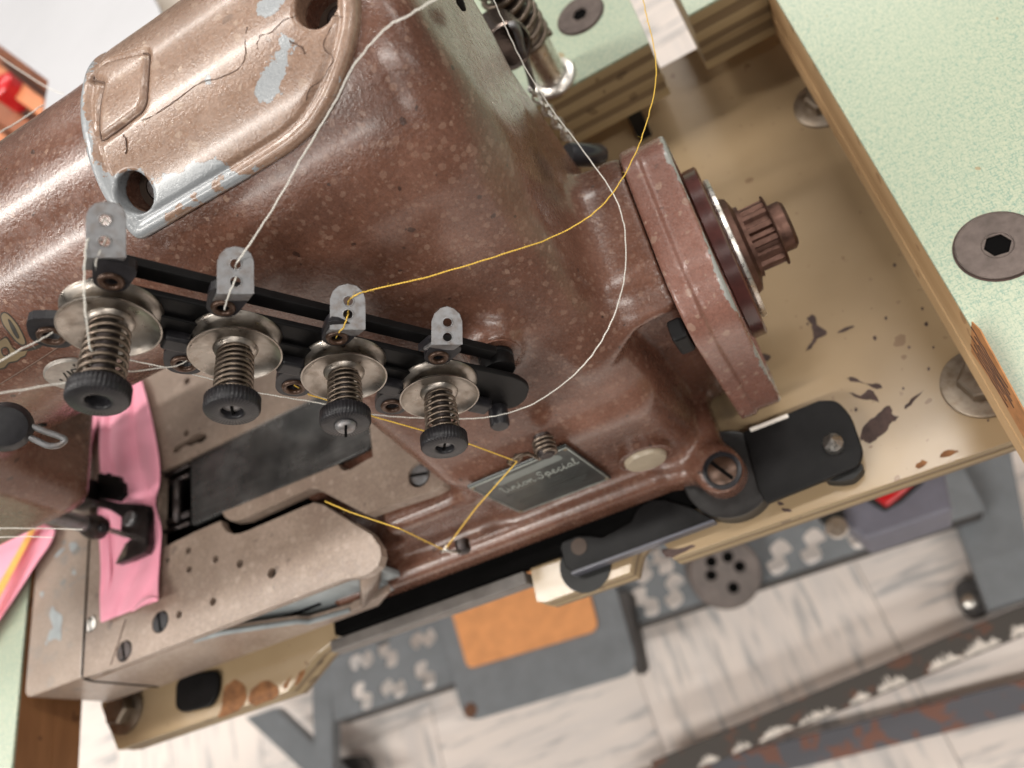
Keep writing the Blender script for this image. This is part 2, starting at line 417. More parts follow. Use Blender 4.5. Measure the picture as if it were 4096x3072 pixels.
plain('tile_joint', (.30, .27, .25), .7)
floor = tag(mk('floor', [(-4000, -2500, FZ - 2), (3000, -2500, FZ - 2), (3000, 4000, FZ - 2), (-4000, 4000, FZ - 2)], [(0, 1, 2, 3)], 'tile_joint'), 'pale vinyl tile floor with grey streaks', None, None, 'structure')
TS = 305.0; tv, tf = box_vf(-TS / 2 + .6, TS / 2 - .6, -TS / 2 + .6, TS / 2 - .6, 0, 2)
tme = bpy.data.meshes.new('tile'); tme.from_pydata([(x * MM, y * MM, z * MM) for x, y, z in tv], [], tf); tme.update(); tme.materials.append(M['vinyl_tile'])
cf, sf = math.cos(FR), math.sin(FR)
for i in range(-7, 7):
    for j in range(-6, 10):
        cx, cy = (i + .5) * TS, (j + .3) * TS
        o = link(bpy.data.objects.new('tile', tme)); o.parent = floor; o.location = ((cx * cf - cy * sf) * MM, (cx * sf + cy * cf) * MM, (FZ - 2) * MM)
        o.rotation_euler = (0, 0, FR + (math.pi / 2 if (i + j) % 2 else 0))

# ================================================================== table
def laminate():
    m, nt, b = new_mat('green_laminate')
    r = (0, 0, math.radians(0))
    a = noise(nt, tex_co(nt, (420, 1500, 1), r), 1, 4, .8); c = noise(nt, tex_co(nt, (1500, 420, 1), r), 1, 4, .8)
    f = ramp(nt, math_(nt, 'MAXIMUM', a, c), [(.50, 0.), (.60, 1.)])
    big = ramp(nt, noise(nt, tex_co(nt), 14, 3), [(.35, 0.), (.7, .5)])
    base = mix(nt, f, (.45, .475, .345), (.185, .30, .24))
    base = mix(nt, big, base, (.37, .42, .315))
    fn, _ = spots(nt, tex_co(nt), 60, .16)
    base = mix(nt, math_(nt, 'MULTIPLY', fn, .6), base, (.3, .17, .06))
    nt.links.new(base, b.inputs['Base Color']); setb(b, rough=.3); bump(nt, b, f, .06, .0002); M['green_laminate'] = m
laminate()
def wood(name, lo, hi, dk, sc, rough=.6, axis=0):
    m, nt, b = new_mat(name); s = [40, 40, 40]; s[axis] = 4
    co = tex_co(nt, tuple(x * sc for x in s))
    base = ramp(nt, noise(nt, co, 1, 5, .65, .5), [(.25, dk), (.45, lo), (.7, hi)])
    f, _ = spots(nt, tex_co(nt, (1, 1, 1)), 90, .3)
    base = mix(nt, math_(nt, 'MULTIPLY', f, .6), base, dk)
    nt.links.new(base, b.inputs['Base Color']); setb(b, rough=rough); bump(nt, b, noise(nt, co, 2, 4), .35, .0006); M[name] = m
wood('ply_light', (.32, .235, .125), (.42, .32, .18), (.13, .08, .042), .6, axis=0)
wood('ply_dark', (.17, .115, .062), (.26, .185, .105), (.06, .038, .02), .6, axis=0)
wood('edge_wood', (.46, .29, .145), (.58, .40, .22), (.24, .12, .05), .8, axis=1)
wood('edge_wood_dark', (.2, .085, .03), (.3, .14, .055), (.08, .03, .012), .8, axis=1)

table = empty('sewing_table', (0, 200, FZ), 'green laminate sewing table with a cutout and grey steel stand', 'table')
ZT, ZB = 66.0, 27.0
XL, XR = -423.0, 63.3                    # cutout sides
YB = atz(2175, 401, ZT)[1]               # front face of the rear part of the top
SL0, SL1 = atz(2591, 158, ZT)[0], atz(2752, 62, ZT)[0]
# laminate sheets and core plies, stacked as one table top each
def top_piece(outline, name='tabletop', n=5, dark0=0, mats=('ply_light', 'ply_dark')):
    lam = prism(name, [[(x, y, ZT - 1.6) for x, y in outline]], (0, 0, 1.6), 'green_laminate', table, bevel=.4)
    hs = [random.uniform(.75, 1.25) for _ in range(n)]; hs = [x / sum(hs) * (ZT - 1.6 - ZB) for x in hs]; zz = ZB
    cx = sum(p[0] for p in outline) / len(outline); cy = sum(p[1] for p in outline) / len(outline)
    for i in range(n):
        q = .35 if (i + dark0) % 2 else 0.0
        o2 = [(x + (q if x < cx else -q), y + (q if y < cy else -q)) for x, y in outline]
        prism('ply_layer', [[(x, y, zz + .02) for x, y in o2]], (0, 0, hs[i] - .04), mats[(i + dark0) % 2], lam); zz += hs[i]
    return lam
FRONT = 12.0
top_piece([(XR, FRONT), (600, FRONT), (600, 900), (XR, 900)], n=3, mats=('edge_wood', 'edge_wood'))
top_piece([(-1100, FRONT), (XL, FRONT), (XL, 900), (-1100, 900)], n=2, mats=('edge_wood_dark', 'edge_wood_dark'))
top_piece([(XL + .05, YB), (SL0, YB), (SL0, 560), (XL + .05, 560)], n=7)
YB2 = atz(2750, 62, ZT)[1]
top_piece([(SL1, YB2), (XR - .05, YB2), (XR - .05, 560), (SL1, 560)], n=7)
# splintered length of the cut edge near the operator
sp = [atx(2696 + a * 1400 / 2212., 1000 + b * 1400 / 2212., XR - .25) for a, b in [(1888, 450), (1940, 500), (2060, 720), (2212, 1000), (2260, 1100), (2260, 1260), (2150, 1060), (2040, 870), (1950, 730), (1885, 640)]]
prism('splintered_edge', [sp], (-.5, 0, 0), 'splinter', table, bevel=.15)
for k in range(7):
    a_, b_ = sp[0].lerp(sp[9], .15 + .1 * k), sp[3].lerp(sp[6], .1 + .12 * k)
    tube('splinter_crack', [a_.lerp(b_, t) + Vector((-.55, 0, random.uniform(-.5, .5))) for t in np.linspace(.08 * (k % 3), .75 + .06 * (k % 4), 9)], .22, 'ply_chip', table, n=4)
# recessed flange screws in the top
def hexrec(c, r, parent, name='table_screw'):
    c = Vector(c)
    o = prism(name, [circle(c + Vector((0, 0, .9)), (0, 0, 1), r, 40), circle(c + Vector((0, 0, .9)), (0, 0, 1), r * .34, 6, ph=.4)], (0, 0, -3), 'dark_flange', parent)
    tube('socket_rim', circle(c + Vector((0, 0, .9)), (0, 0, 1), r * .38, 30), .25, 'dark_flange', o, n=5, closed=True)
    tube('flange_rim', circle(c + Vector((0, 0, .75)), (0, 0, 1), r - .1, 40), .35, 'dark_flange', o, n=6, closed=True)
    lathe('hex_socket', c + Vector((0, 0, .1)), (0, 0, 1), [(0, 0), (r * .36, 0), (r * .36, .12), (0, .12)], 'black_hole', o, n=16)
    lathe('screw_recess', c + Vector((0, 0, .05)), (0, 0, 1), [(r + .1, 0), (r + .9, 0), (r + .9, .12), (r + .1, .12)], 'ply_chip', o, n=40)
hexrec(atz(3990, 985, ZT), 13.6, table); hexrec(atz(2322, 62, ZT), 12.5, table)
# vertical nickel tube with spring through the rear top
pc = atz(2215, 318, ZT)
postp = lathe('spring_post', pc, (0, 0, 1), [(0, 0), (13, 0), (13, 1), (12, 2.2), (9.2, 2.4), (8.4, 3), (8.2, 42), (0, 42)], 'bright_steel', table, n=36)
cc = [pc + Vector((9.6 * math.cos(t), 9.6 * math.sin(t), 26 + 92 * t / (2 * math.pi * 15))) for t in np.linspace(0, 2 * math.pi * 15, 300)]
tube('coil_spring', cc, 1.6, 'spring_steel', postp, n=8)
lathe('inner_rod', pc + Vector((0, 0, 40)), (0, 0, 1), [(0, 0), (6.5, 0), (6.5, 90), (0, 90)], 'dark_steel', postp, n=20)

# ------------------------------------------------------------------ tan painted support board under the machine
def tan_mat():
    m, nt, b = new_mat('tan_paint'); co = tex_co(nt)
    base = ramp(nt, noise(nt, co, 12, 4), [(.3, (.305, .215, .122)), (.7, (.38, .28, .17))])
    f, _ = spots(nt, co, 75, .2); g, _ = spots(nt, co, 190, .2)
    base = mix(nt, math_(nt, 'MULTIPLY', f, .7), base, (.2, .12, .07)); base = mix(nt, math_(nt, 'MULTIPLY', g, .6), base, (.24, .16, .1))
    nt.links.new(base, b.inputs['Base Color']); setb(b, rough=.24, coat=.2); bump(nt, b, noise(nt, co, 60, 3), .12, .0008); M['tan_paint'] = m
tan_mat()
Z0 = lambda u, v: atz(u, v, 0)
BY, BF = 381.0, 102.0
main = [(160, BF), (160, BY), (-440, BY), (-440, 130), (-425, BF), (-352, BF), (-300, BF - .0), (-278, 116), (-236, 128), (-236, 190), (-147, 190), (-147, 124), (-148, BF + 2), (-144, BF), (-99, BF), (-97, 106), (-94, 111), (-88, 115), (-82, 114), (-79, 108), (-78, BF)]
nl = 4; TH = 17.0
board = prism('support_board', [[(x, y, -1.0) for x, y in main]], (0, 0, 1.0), 'tan_paint', table, bevel=.4)
for i in range(nl):
    z1 = -1.0 - i * (TH - 1) / nl; q = .3 if i % 2 else 0
    prism('ply_layer', [[(x, y + (q if y < 150 else 0), z1 - (TH - 1) / nl + .04) for x, y in main]], (0, 0, (TH - 1) / nl - .04), ('ply_edge_light', 'ply_edge_dark')[i % 2] if False else ('ply_light', 'ply_dark')[i % 2], board)
# flaked places: bare board showing through
def flake(pts, mat='ply_chip', z=.12, n=3, jit=.5):
    p = [atz(u, v, z) for u, v in pts]; p = catmull(p, n, True)
    p = [q + Vector((random.uniform(-jit, jit), random.uniform(-jit, jit), 0)) for q in p]
    prism('flaked_patch', [p], (0, 0, .1), mat, board)
s6 = 1400 / 2212.
def z6(L): return [(2696 + a * s6, 1000 + b * s6) for a, b in L]
flake(z6([(845, 430), (890, 410), (905, 470), (970, 525), (915, 555), (880, 600), (830, 645), (870, 580), (885, 530), (870, 470)]))
flake(z6([(1030, 525), (1080, 490), (1140, 480), (1090, 512)]), jit=.2)
flake(z6([(1090, 815), (1130, 810), (1200, 835), (1250, 850), (1310, 850), (1310, 875), (1270, 880), (1240, 860), (1140, 830)]))
flake(z6([(1110, 905), (1180, 915), (1240, 885), (1280, 920), (1300, 965), (1240, 945), (1170, 935)]))
flake(z6([(1180, 1180), (1210, 1100), (1260, 1060), (1310, 1020), (1360, 985), (1380, 1030), (1420, 1060), (1380, 1090), (1340, 1150), (1290, 1180), (1240, 1220), (1200, 1205)]))
flake(z6([(1455, 995), (1500, 945), (1580, 885), (1540, 935), (1480, 995)]), jit=.3)
flake(z6([(560, 650), (610, 670), (590, 700), (570, 690)]), jit=.2)
flake(z6([(1680, 1310), (1730, 1265), (1800, 1265), (1770, 1290)]), 'chip_wood'); flake(z6([(1530, 1370), (1570, 1330), (1605, 1340), (1570, 1370)]), 'chip_wood')
flake(z6([(650, 1600), (670, 1590), (695, 1610), (670, 1615)]), jit=.2); flake(z6([(680, 1635), (720, 1635), (745, 1650), (700, 1655)]), jit=.2)
flake(z6([(1150, 1370), (1165, 1405), (1215, 1445), (1165, 1400)]), jit=.1)
for a, b in [(1395, 95), (1570, 370), (1595, 467), (1690, 420), (1487, 615), (1640, 615), (1610, 750), (1340, 430), (1270, 555), (1810, 590), (1450, 875), (1150, 1008), (1985, 1077), (845, 467 - 0)]:
    r = random.uniform(6, 14); flake(z6([(a - r, b), (a, b - r), (a + r * .8, b), (a, b + r * 1.2)]), jit=.1)
s7 = 1400 / 2212.
def z7(L): return [(a * s7, 2022 + b * s7) for a, b in L]
flake(z7([(1400, 1290), (1410, 1170), (1480, 1100), (1540, 1130), (1560, 1210), (1510, 1290), (1380, 1340)]), 'chip_wood')
flake(z7([(1570, 1230), (1600, 1150), (1680, 1110), (1740, 1130), (1760, 1200), (1620, 1265)]), 'chip_wood')
flake(z7([(1860, 1140), (1890, 1060), (1930, 1040), (1900, 1110)]), 'chip_wood', jit=.2)
flake(z7([(1790, 1140), (1830, 1090), (1840, 1080), (1810, 1160)]), 'chip_wood', jit=.2)
s3 = 1600 / 2212.
def zq(L): return [(1900 + a * s3, 1300 + b * s3) for a, b in L]
flake(zq([(1030, 1240), (1120, 1235), (1215, 1215), (1190, 1240), (1110, 1280), (1060, 1285)]), 'ply_chip', jit=.3)
# bolts and big washers holding the board
def hexbolt(c, r=15.5, h=7, rot=.3):
    w = lathe('washer', c, (0, 0, 1), [(r * .4, .1), (r, .1), (r, 1.6), (r - .6, 2), (r * .4, 2)], 'bolt_steel', board, n=36)
    lathe('bolt_head', Vector(c) + Vector((0, 0, 2)), (0, 0, 1), [(0, 0), (9.3, 0), (9.3, h - 1), (8.2, h), (0, h)], 'bolt_steel', w, n=6, smooth=False, hint=(math.cos(rot), math.sin(rot), .001))
hexbolt(atz(3925, 1535, 0)); hexbolt(atz(3300, 415, 0)); hexbolt(atz(505, 2838, 0), 14)

# ------------------------------------------------------------------ stand under the table (steel, floor level)
s9 = 1400 / 2212.
def z9(L): return [(2696 + a * s9, 2022 + b * s9) for a, b in L]
def z8(L): return [(1300 + a * s9, 2022 + b * s9) for a, b in L]
CZ = -600.0
bar_px = z8([(30, 965), (700, 705), (1960, 215), (3600, -420)]) ; bar_lo = z8([(50, 1370), (790, 1150), (1990, 780)]) + z9([(1840, 245)])
A0 = atz(*bar_px[0], CZ); A1 = atz(*bar_lo[0], CZ)
y0, y1 = A1[1], A0[1]; x0 = (A0[0] + A1[0]) / 2; x1 = atz(3850, 2130, CZ)[0] + 30
def blob(u, v, ang, fl=1):                  # stepped S-shaped opening made of two overlapping slots
    c = atz(u, v, CZ); out = []
    d = Vector((math.cos(ang), math.sin(ang), 0)); e = Vector((-d.y, d.x, 0)) * fl
    for a, b in [(-22, -8), (-2, -9), (4, -3), (6, 1), (22, 0), (24, 8), (18, 14), (-2, 13), (-6, 6), (-10, 4), (-22, 5), (-26, -2)]:
        out.append(c + d * a * .72 + e * b * 1.35)
    return catmull(out, 3, True)
hp = [(220, 965, .2), (405, 915, 1.1), (610, 830, .2), (250, 1205, 1.1), (425, 1140, .0), (645, 1075, 1.1)]
holes = [blob(*z8([(a, b)])[0], math.radians(20) + k, 1 if k > .5 else -1) for a, b, k in hp]
hp2 = [(2020, 370, .2), (2130, 340, 1.1), (2040, 600, 1.1)]
holes += [blob(*z8([(a, b)])[0], math.radians(20) + k) for a, b, k in hp2]
holes += [blob(*z9([(a, b)])[0], math.radians(15) + k) for a, b, k in [(1210, 200, .0), (900, 290, .1), (20, 560, .3), (690, 370, .1)]]
ok = lambda h: all(x0 + 2 < p.x < x1 - 2 and y0 + 1.5 < p.y < y1 - 1.5 for p in h)
def fit(h):
    cx, cy = sum(p.x for p in h) / len(h), sum(p.y for p in h) / len(h); hy = max(abs(p.y - cy) for p in h); ny = min(max(cy, y0 + hy + 2), y1 - hy - 2)
    return [p + Vector((0, ny - cy, 0)) for p in h]
holes = [h for h in map(fit, holes) if ok(h)]
outl = round_poly([(x0, y0, CZ), (x1, y0, CZ), (x1, y1, CZ), (x0, y1, CZ)], 4)
prism('crossbar', [outl] + holes, (0, 0, -3), 'stand_grey', table)
box('crossbar_lip', x0 + 4, x1 - 4, y0 - 2.5, y0 + .5, CZ - 26, CZ - .5, 'stand_dark', table, bevel=.6)
box('crossbar_lip', x0 + 4, x1 - 4, y1 - .5, y1 + 2.5, CZ - 26, CZ - .5, 'stand_dark', table, bevel=.6)
# right foot of the stand (runs front to back) with its flange and screw
fz = -640.0
fp = [atz(*p, fz) for p in z9([(1560, -460), (1790, 130), (1985, 660), (2290, 560), (2250, 300), (2110, -460)])]
prism('stand_foot', [fp], (0, 0, -40), 'stand_grey', table, bevel=2)
ft = round_poly([atz(*p, fz - 41) for p in z9([(1880, 440), (1760, 500), (1800, 640), (1870, 730), (2010, 690)])], 12)
tabp = prism('foot_flange', [ft], (0, 0, -4), 'stand_dark', table, bevel=.8)
lathe('flange_screw', atz(*z9([(1868, 602)])[0], fz - 41), (0, 0, 1), [(0, 0), (9, 0), (9, 2), (6, 4), (0, 4)], 'bright_steel', tabp, n=16)
# left leg with diagonal brace
lp = [atz(*p, CZ - 5) for p in z7([(2000, 940), (2110, 900), (2212, 1659), (1800, 1659), (1980, 1500), (1930, 1240)])]
prism('stand_leg', [[atz(*p, CZ - 4) for p in z7([(1960, 960), (2095, 905), (2100, 1750), (1990, 1750)])]], (0, 0, -20), 'stand_grey', table, bevel=2)
prism('stand_brace', [[atz(*p, CZ - 30) for p in z7([(1545, 1340), (1740, 1275), (2300, 1800), (2040, 1800)])]], (0, 0, -20), 'stand_grey', table, bevel=2)
prism('stand_foot', [[atz(*p, CZ - 60) for p in z8([(60, 1600), (200, 1580), (240, 1640), (230, 1800), (-40, 1800), (-60, 1680)])]], (0, 0, -30), 'stand_dark', table, bevel=3)

# foot pedal with cork pad
PZ = -575.0
pedal = empty('foot_pedal', (*atz(2150, 2600, PZ)[:2], FZ), 'grey steel foot pedal with an orange cork pad under the machine', 'pedal')
prism('pedal_plate', [round_poly([atz(*p, PZ) for p in z8([(640, 420), (880, 1375), (1985, 1050), (1800, 380), (1500, 120)])], [0, 22, 22, 0, 0])], (0, 0, -5), 'stand_grey', pedal, bevel=1)
prism('pedal_skirt', [[atz(*p, PZ - 1) for p in z8([(1845, 560), (1910, 540), (2000, 1020), (1965, 1060)])]], (0, 0, -30), 'stand_dark', pedal)
prism('cork_pad', [round_poly([atz(*p, PZ + .2) for p in z8([(740, 380), (760, 520), (910, 1035), (1740, 790), (1680, 560), (1500, 180), (1240, 200)])], [0, 0, 9, 14, 0, 0, 0])], (0, 0, 4), 'cork', pedal, bevel=1)
lathe('pedal_screw', atz(*z8([(920, 1295)])[0], PZ), (0, 0, 1), [(0, 0), (9, 0), (8, 2), (0, 3)], 'rust', pedal, n=16)

# round drilled plate on the stand, grey switch box with red rocker, rods on the floor
dz = -560.0
dc = atz(*z9([(325, 430)])[0], dz)
disc = lathe('drilled_disc', dc, (.25, -.45, .86), [(0, -46), (37, -46), (39, -43), (40, 0), (38, 2), (0, 2)], 'disc_brown', None, n=48, at=dc)
tag(disc, 'round brown steel disc with drilled holes under the front edge of the tan board', 'disc')
dn, da, db = frame_of((.25, -.45, .86))
for a, b in [(235, 355), (340, 325), (415, 385), (235, 440), (375, 520)]:
    c = atp(*z9([(a, b)])[0], dc + dn * 2.05, dn)
    lathe('drilled_hole', c, dn, [(0, -.5), (6.5, -.5), (6.5, .1), (0, .1)], 'black_hole', disc, n=16)
sbz = -330.0
sw = empty('switch_box', atz(3500, 2000, sbz - 60), 'grey switch box with a red rocker below the tan board', 'switch box')
prism('housing', [[atz(*p, sbz) for p in z6([(1030, 1640), (1060, 1700), (1210, 1830), (1760, 1640), (1700, 1350), (1540, 1400)])]], (0, 0, -60), 'switch_grey', sw, bevel=3)
prism('rocker', [[atz(*p, sbz + 8) for p in z6([(1240, 1540), (1340, 1620), (1420, 1560), (1520, 1470), (1480, 1440)])]], (0, 0, -10), 'red_plastic', sw, bevel=2)
prism('rocker_frame', [[atz(*p, sbz + 3) for p in z6([(1180, 1560), (1330, 1650), (1440, 1590), (1580, 1460), (1540, 1400)])]], (0, 0, -10), 'rubber_black', sw, bevel=1)
prism('cable_clamp', [[atz(*p, sbz + 12) for p in z9([(890, 60), (985, 160), (1090, 120), (1060, 0), (930, 0)])]], (0, 0, -12), 'rubber_black', sw, bevel=2)
box_c = atz(*z9([(1030, 140)])[0], sbz + 13)
lathe('clamp_screw', box_c, (0, 0, 1), [(0, 0), (9, 0), (8, 2), (0, 2.5)], 'bright_steel', sw, n=12)
def floor_rod(name, px, z, w, h, mat, label):
    a, b = (atz(*p, z) for p in px); d = (b - a).normalized(); e = Vector((-d.y, d.x, 0)) * w
    o = prism(name, [[a - e, b - e, b + e, a + e]], (0, 0, -h), mat, None, bevel=1.5, at=a); tag(o, label, 'rod'); return o, a, b, e
def flaky(name, c0, c1, thr):
    m, nt, b = new_mat(name); co = tex_co(nt)
    f = ramp(nt, noise(nt, co, 45, 4, .6), [(thr, 0.), (thr + .02, 1.)]); nt.links.new(mix(nt, f, c0, c1), b.inputs['Base Color']); setb(b, rough=.6); M[name] = m
flaky('rod_paint', (.06, .052, .046), (.12, .055, .035), .56); flaky('rod_grey', (.10, .10, .115), (.19, .085, .06), .55)
r1, a1, b1, e1 = floor_rod('treadle_rod', z9([(-120, 1690), (2350, 660)]), FZ + 60, 13, 18, 'rod_paint', 'dark steel rod with flaking white paint lying above the floor')
r2, a2, b2, e2 = floor_rod('floor_rail', z9([(-300, 1830), (2400, 1160)]), FZ + 30, 15, 20, 'rod_grey', 'grey rusty flat rail lowest across the tile floor')
for k in range(9):                                     # patches of white paint left along its lower side
    t0 = .1 + k * .1 + random.uniform(-.02, .02); ln = random.uniform(.05, .1); lo = -1.0; up = []; dn_ = []
    for q in np.linspace(0, 1, 26):
        w = (math.sin(math.pi * q) ** .5) * random.uniform(.15, .95); base = a1.lerp(b1, t0 + ln * q) + Vector((0, 0, .15))
        up.append(base + e1 * (lo + .12 + w * (1.1 if k > 4 else .75))); dn_.append(base + e1 * (lo + random.uniform(-.02, .14)))
    prism('paint_flake', [up + dn_[::-1]], (0, 0, .4), 'flake_white', r1)
# ================================================================== sewing machine
mach = empty('sewing_machine', (-200, 200, 0), 'brown enamelled industrial sewing machine with four thread tensions, seen from above', 'sewing machine')
AY, AZ, AR = 230.0, 198.0, 49.5
BOSS = (-88.0, 135.0, 154.0)
CRAD = 52.6
def hole_frame(X, th):
    t = math.radians(th); n = np.array([0, -math.cos(t), math.sin(t)]); return np.array([X, AY, AZ]) + n * CRAD, n
HOLES = [hole_frame(-151, 47), hole_frame(-73.5, 66)]
def body_sdf(X, Y, Z):
    arm = cyl(Y, Z, X, AY, AZ, AR, -470, -51, 16)
    fr = np.interp(Z, [0, 78, 100, 150, 198, 250], [-8, -7.5, -1, 15.5, 31.5, 60]).astype(np.float32)   # front face leans back
    ri = np.interp(Z, [0, 80, 150, 198, 250], [-3, 0, 6, 11, 22]).astype(np.float32)             # right face leans in
    pil = rbox(X + ri, Y - fr, Z, -153, -45, 149, 274, 10, 222, 16) * .92
    d = smin(arm, pil, 24)
    base = rbox(X, Y, Z, -143, -50, 141.5, 290, 6, 80, 7); basel = rbox(X, Y, Z, -236, -120, 141, 290, 6, 57, 6)
    d = smin(d, smin(base, basel, 3), 9)
    led = rbox(X, Y, Z, -250, -66, 128, 285, 5, 25, 6); d = smin(d, led, 5)
    foot = cyl(X, Y, Z, -42.2, 126.8, 10.8, 3, 23, 3.5); lug = rbox(X, Y, Z, -66, -37, 128, 185, 3, 20, 5)
    d = smin(d, smin(foot, lug, 7), 8)
    hous = np.maximum(rrect(Y, Z, 150, 236, 14, 120, 26), np.abs(X + 44) - 18.6); hous = smax(hous, 108 - Z, 4); d = smin(d, hous, 12)
    web = rbox(X, Y, Z, -72, -25.4, 164, 232, 6, 114, 5); d = smin(d, web, 5)
    head = rbox(X, Y, Z, -470, -304, 178, 278, 118, 236, 13); d = smin(d, head, 14)
    bossc = cyl(X, Z, Y, BOSS[0], BOSS[1], 9.5, BOSS[2], 200, 2); d = smin(d, bossc, 8)
    d = smax(d, -rbox(X, Y, Z, -262, -192, 100, 175, 37, 75, 7), 3)      # opening under the bed on the left of the base
    for c, n in HOLES:
        qx, qy, qz = X - c[0], Y - c[1], Z - c[2]; a = qx * n[0] + qy * n[1] + qz * n[2]
        d = np.maximum(d, -np.maximum(np.sqrt(np.maximum(qx * qx + qy * qy + qz * qz - a * a, 0)) - 6.6, -a - 15))
    return d
body = nets_obj('casting', body_sdf, (-420, 108, -2), (-14, 300, 256), 1.5, 'body_paint', mach)

# ---------------- cover plate on the arm
def atcyl(u, v, r):
    d = ray(u, v); o = np.array([-AY, CH - AZ]); a = d[1] ** 2 + d[2] ** 2; bq = 2 * (o @ d[1:]); cc = o @ o - r * r
    t = (-bq - math.sqrt(max(0, bq * bq - 4 * a * cc))) / (2 * a); p = d * t; return np.array([p[0], p[1], CH + p[2]])
CRAD = 52.6
def thx(X, th): return (X, math.radians(th) * CRAD)
cov = [thx(-160, 33), thx(-118, 32.6), thx(-100, 32.8), thx(-90, 34.5), thx(-80, 39.5), thx(-71, 47), (-65, math.radians(54) * CRAD), thx(-62, 61), thx(-60, 72), thx(-60, 100), thx(-64, 150), thx(-160, 150), thx(-161, 120), thx(-159, 95), thx(-160.5, 70), thx(-161.5, 52), thx(-161, 40)]
def cyl_st(u, v):
    p = atcyl(u, v, CRAD); return (float(p[0]), math.atan2(p[2] - AZ, AY - p[1]) * CRAD)
pan = [cyl_st(*q) for q in [(600, 204), (592, 300), (584, 410), (565, 448), (420, 556), (402, 562), (396, 520), (404, 400), (424, 330)]] + [thx(-156, 96), thx(-150, 100)]
def poly_sd(A, B, poly):
    d = np.full(np.broadcast(A, B).shape, 1e9, np.float32); s = np.ones_like(d); n = len(poly)
    for i in range(n):
        ax, ay = poly[i]; bx, by = poly[i - 1]; ex, ey = bx - ax, by - ay; wx, wy = A - ax, B - ay
        t = np.clip((wx * ex + wy * ey) / (ex * ex + ey * ey + 1e-9), 0, 1); d = np.minimum(d, (wx - ex * t) ** 2 + (wy - ey * t) ** 2)
        c1 = B >= ay; c2 = B < by; c3 = ex * wy > ey * wx
        s = np.where((c1 & c2 & c3) | (~c1 & ~c2 & ~c3), -s, s)
    return s * np.sqrt(d)
covs = [tuple(p)[:2] for p in round_poly([(a, b, 0) for a, b in cov], [3] + [4] * 15 + [4], 3)]
pans = [tuple(p)[:2] for p in round_poly([(a, b, 0) for a, b in pan], 3.5, 3)]
def cyl_uv(X, Y, Z):
    dy, dz = AY - Y, Z - AZ; return X, np.arctan2(dz, dy) * CRAD, np.sqrt(dy * dy + dz * dz)
def cover_sdf(X, Y, Z):
    U, V, Rr = cyl_uv(X, Y, Z); e = poly_sd(U + 0 * V, V + 0 * U, covs); g = poly_sd(U + 0 * V, V + 0 * U, pans)
    h = CRAD + .5 - .9 * np.exp(-((e + 5.2) / 1.1) ** 2) - 1.6 * np.exp(-(g / .8) ** 2) + .35 * (g < 0) + .35 * np.exp(-((e + 2.4) / 1.8) ** 2)
    d = smax(smax(Rr - h, e, 2.2), 46.5 - Rr, .5)
    for c, n in HOLES:
        qx, qy, qz = X - c[0], Y - c[1], Z - c[2]; a = qx * n[0] + qy * n[1] + qz * n[2]
        rad = np.sqrt(np.maximum(qx * qx + qy * qy + qz * qz - a * a, 0)); d = smax(d, -np.maximum(rad - 6.4, -a - 20), .7)
    return d
def cover_wear(V):
    U, S, Rr = cyl_uv(V[:, 0], V[:, 1], V[:, 2]); e = poly_sd(U, S, covs); th = np.degrees(S / CRAD)
    low = np.exp(-np.maximum(0, S - math.radians(33) * CRAD - 1) / 6.5) * np.clip((-66 - U) / 20, 0, 1)      # lower edge
    w = (.86 * np.exp(-((S - math.radians(33) * CRAD - 7.5) / 5.0) ** 2) * np.clip((-94 - U) / 22, 0, 1) * (.62 + .38 * np.sin(U * .13 + .6))) + .34 * low * (.5 + .5 * np.sin(U * .16 + 2.2)) + .42 * np.exp(-np.abs(U + 158) / 5) + .3 * np.exp(-np.abs(e + 1) / 2)
    for c, n in HOLES[:1]:
        w += .5 * np.exp(-np.maximum(0, np.linalg.norm(V - c, axis=1) - 6) / 3.5)
    for u, t, r in [(-93, 55, 6), (-86, 60, 5), (-98, 52, 4), (-82, 76, 7), (-89, 74, 4), (-75, 80, 5), (-112, 64, 3)]:
        w += .55 * np.exp(-((U - u) ** 2 + (S - math.radians(t) * CRAD) ** 2) / r ** 2)
    return w
cover = nets_obj('arm_cover', cover_sdf, (-166, 168, 218), (-56, 262, 256), .75, 'cover_paint', mach, cover_wear)
for c, n in HOLES:
    lathe('hole_floor', Vector(c) - Vector(n) * 13, n, [(0, 0), (7.2, 0), (7.2, .6), (0, .6)], 'hole_brown', cover, n=20)
    lathe('cover_screw', Vector(c) - Vector(n) * 12.3 + Vector((1.2, 0, 0)), n, [(0, 0), (4.4, 0), (4.4, 1.2), (3.6, 1.9), (0, 1.9)], 'dark_steel', cover, n=20)
# cracks in the cover paint, as thin dark seams following the curve
def crack(px, w=.11):
    pts = [Vector(atcyl(u, v, CRAD + .62)) for u, v in px]; pts = catmull(pts, 4)
    pts = [p + Vector((random.uniform(-.35, .35), 0, random.uniform(-.25, .25))) for p in pts]
    tube('paint_crack', pts, w, 'crack_dark', cover, n=5)
s1 = 1400 / 2212.
def z1(L): return [(a * s1, b * s1) for a, b in L]
crack(z1([(895, 765), (1000, 710), (1130, 620), (1250, 530), (1390, 490), (1510, 430), (1550, 340), (1545, 270), (1560, 170)]))
crack(z1([(1930, 640), (1960, 560), (2050, 480), (2100, 370), (2050, 290), (2085, 170)]), .12)
crack(z1([(2110, 100), (2200, 115)]), .1); crack(z1([(1625, 310), (1640, 230), (1720, 200), (1790, 130), (1870, 105)]), .1)
crack(z1([(795, 970), (800, 900), (780, 850)]), .2); crack(z1([(1830, 260), (1900, 300), (1930, 340)]), .2)

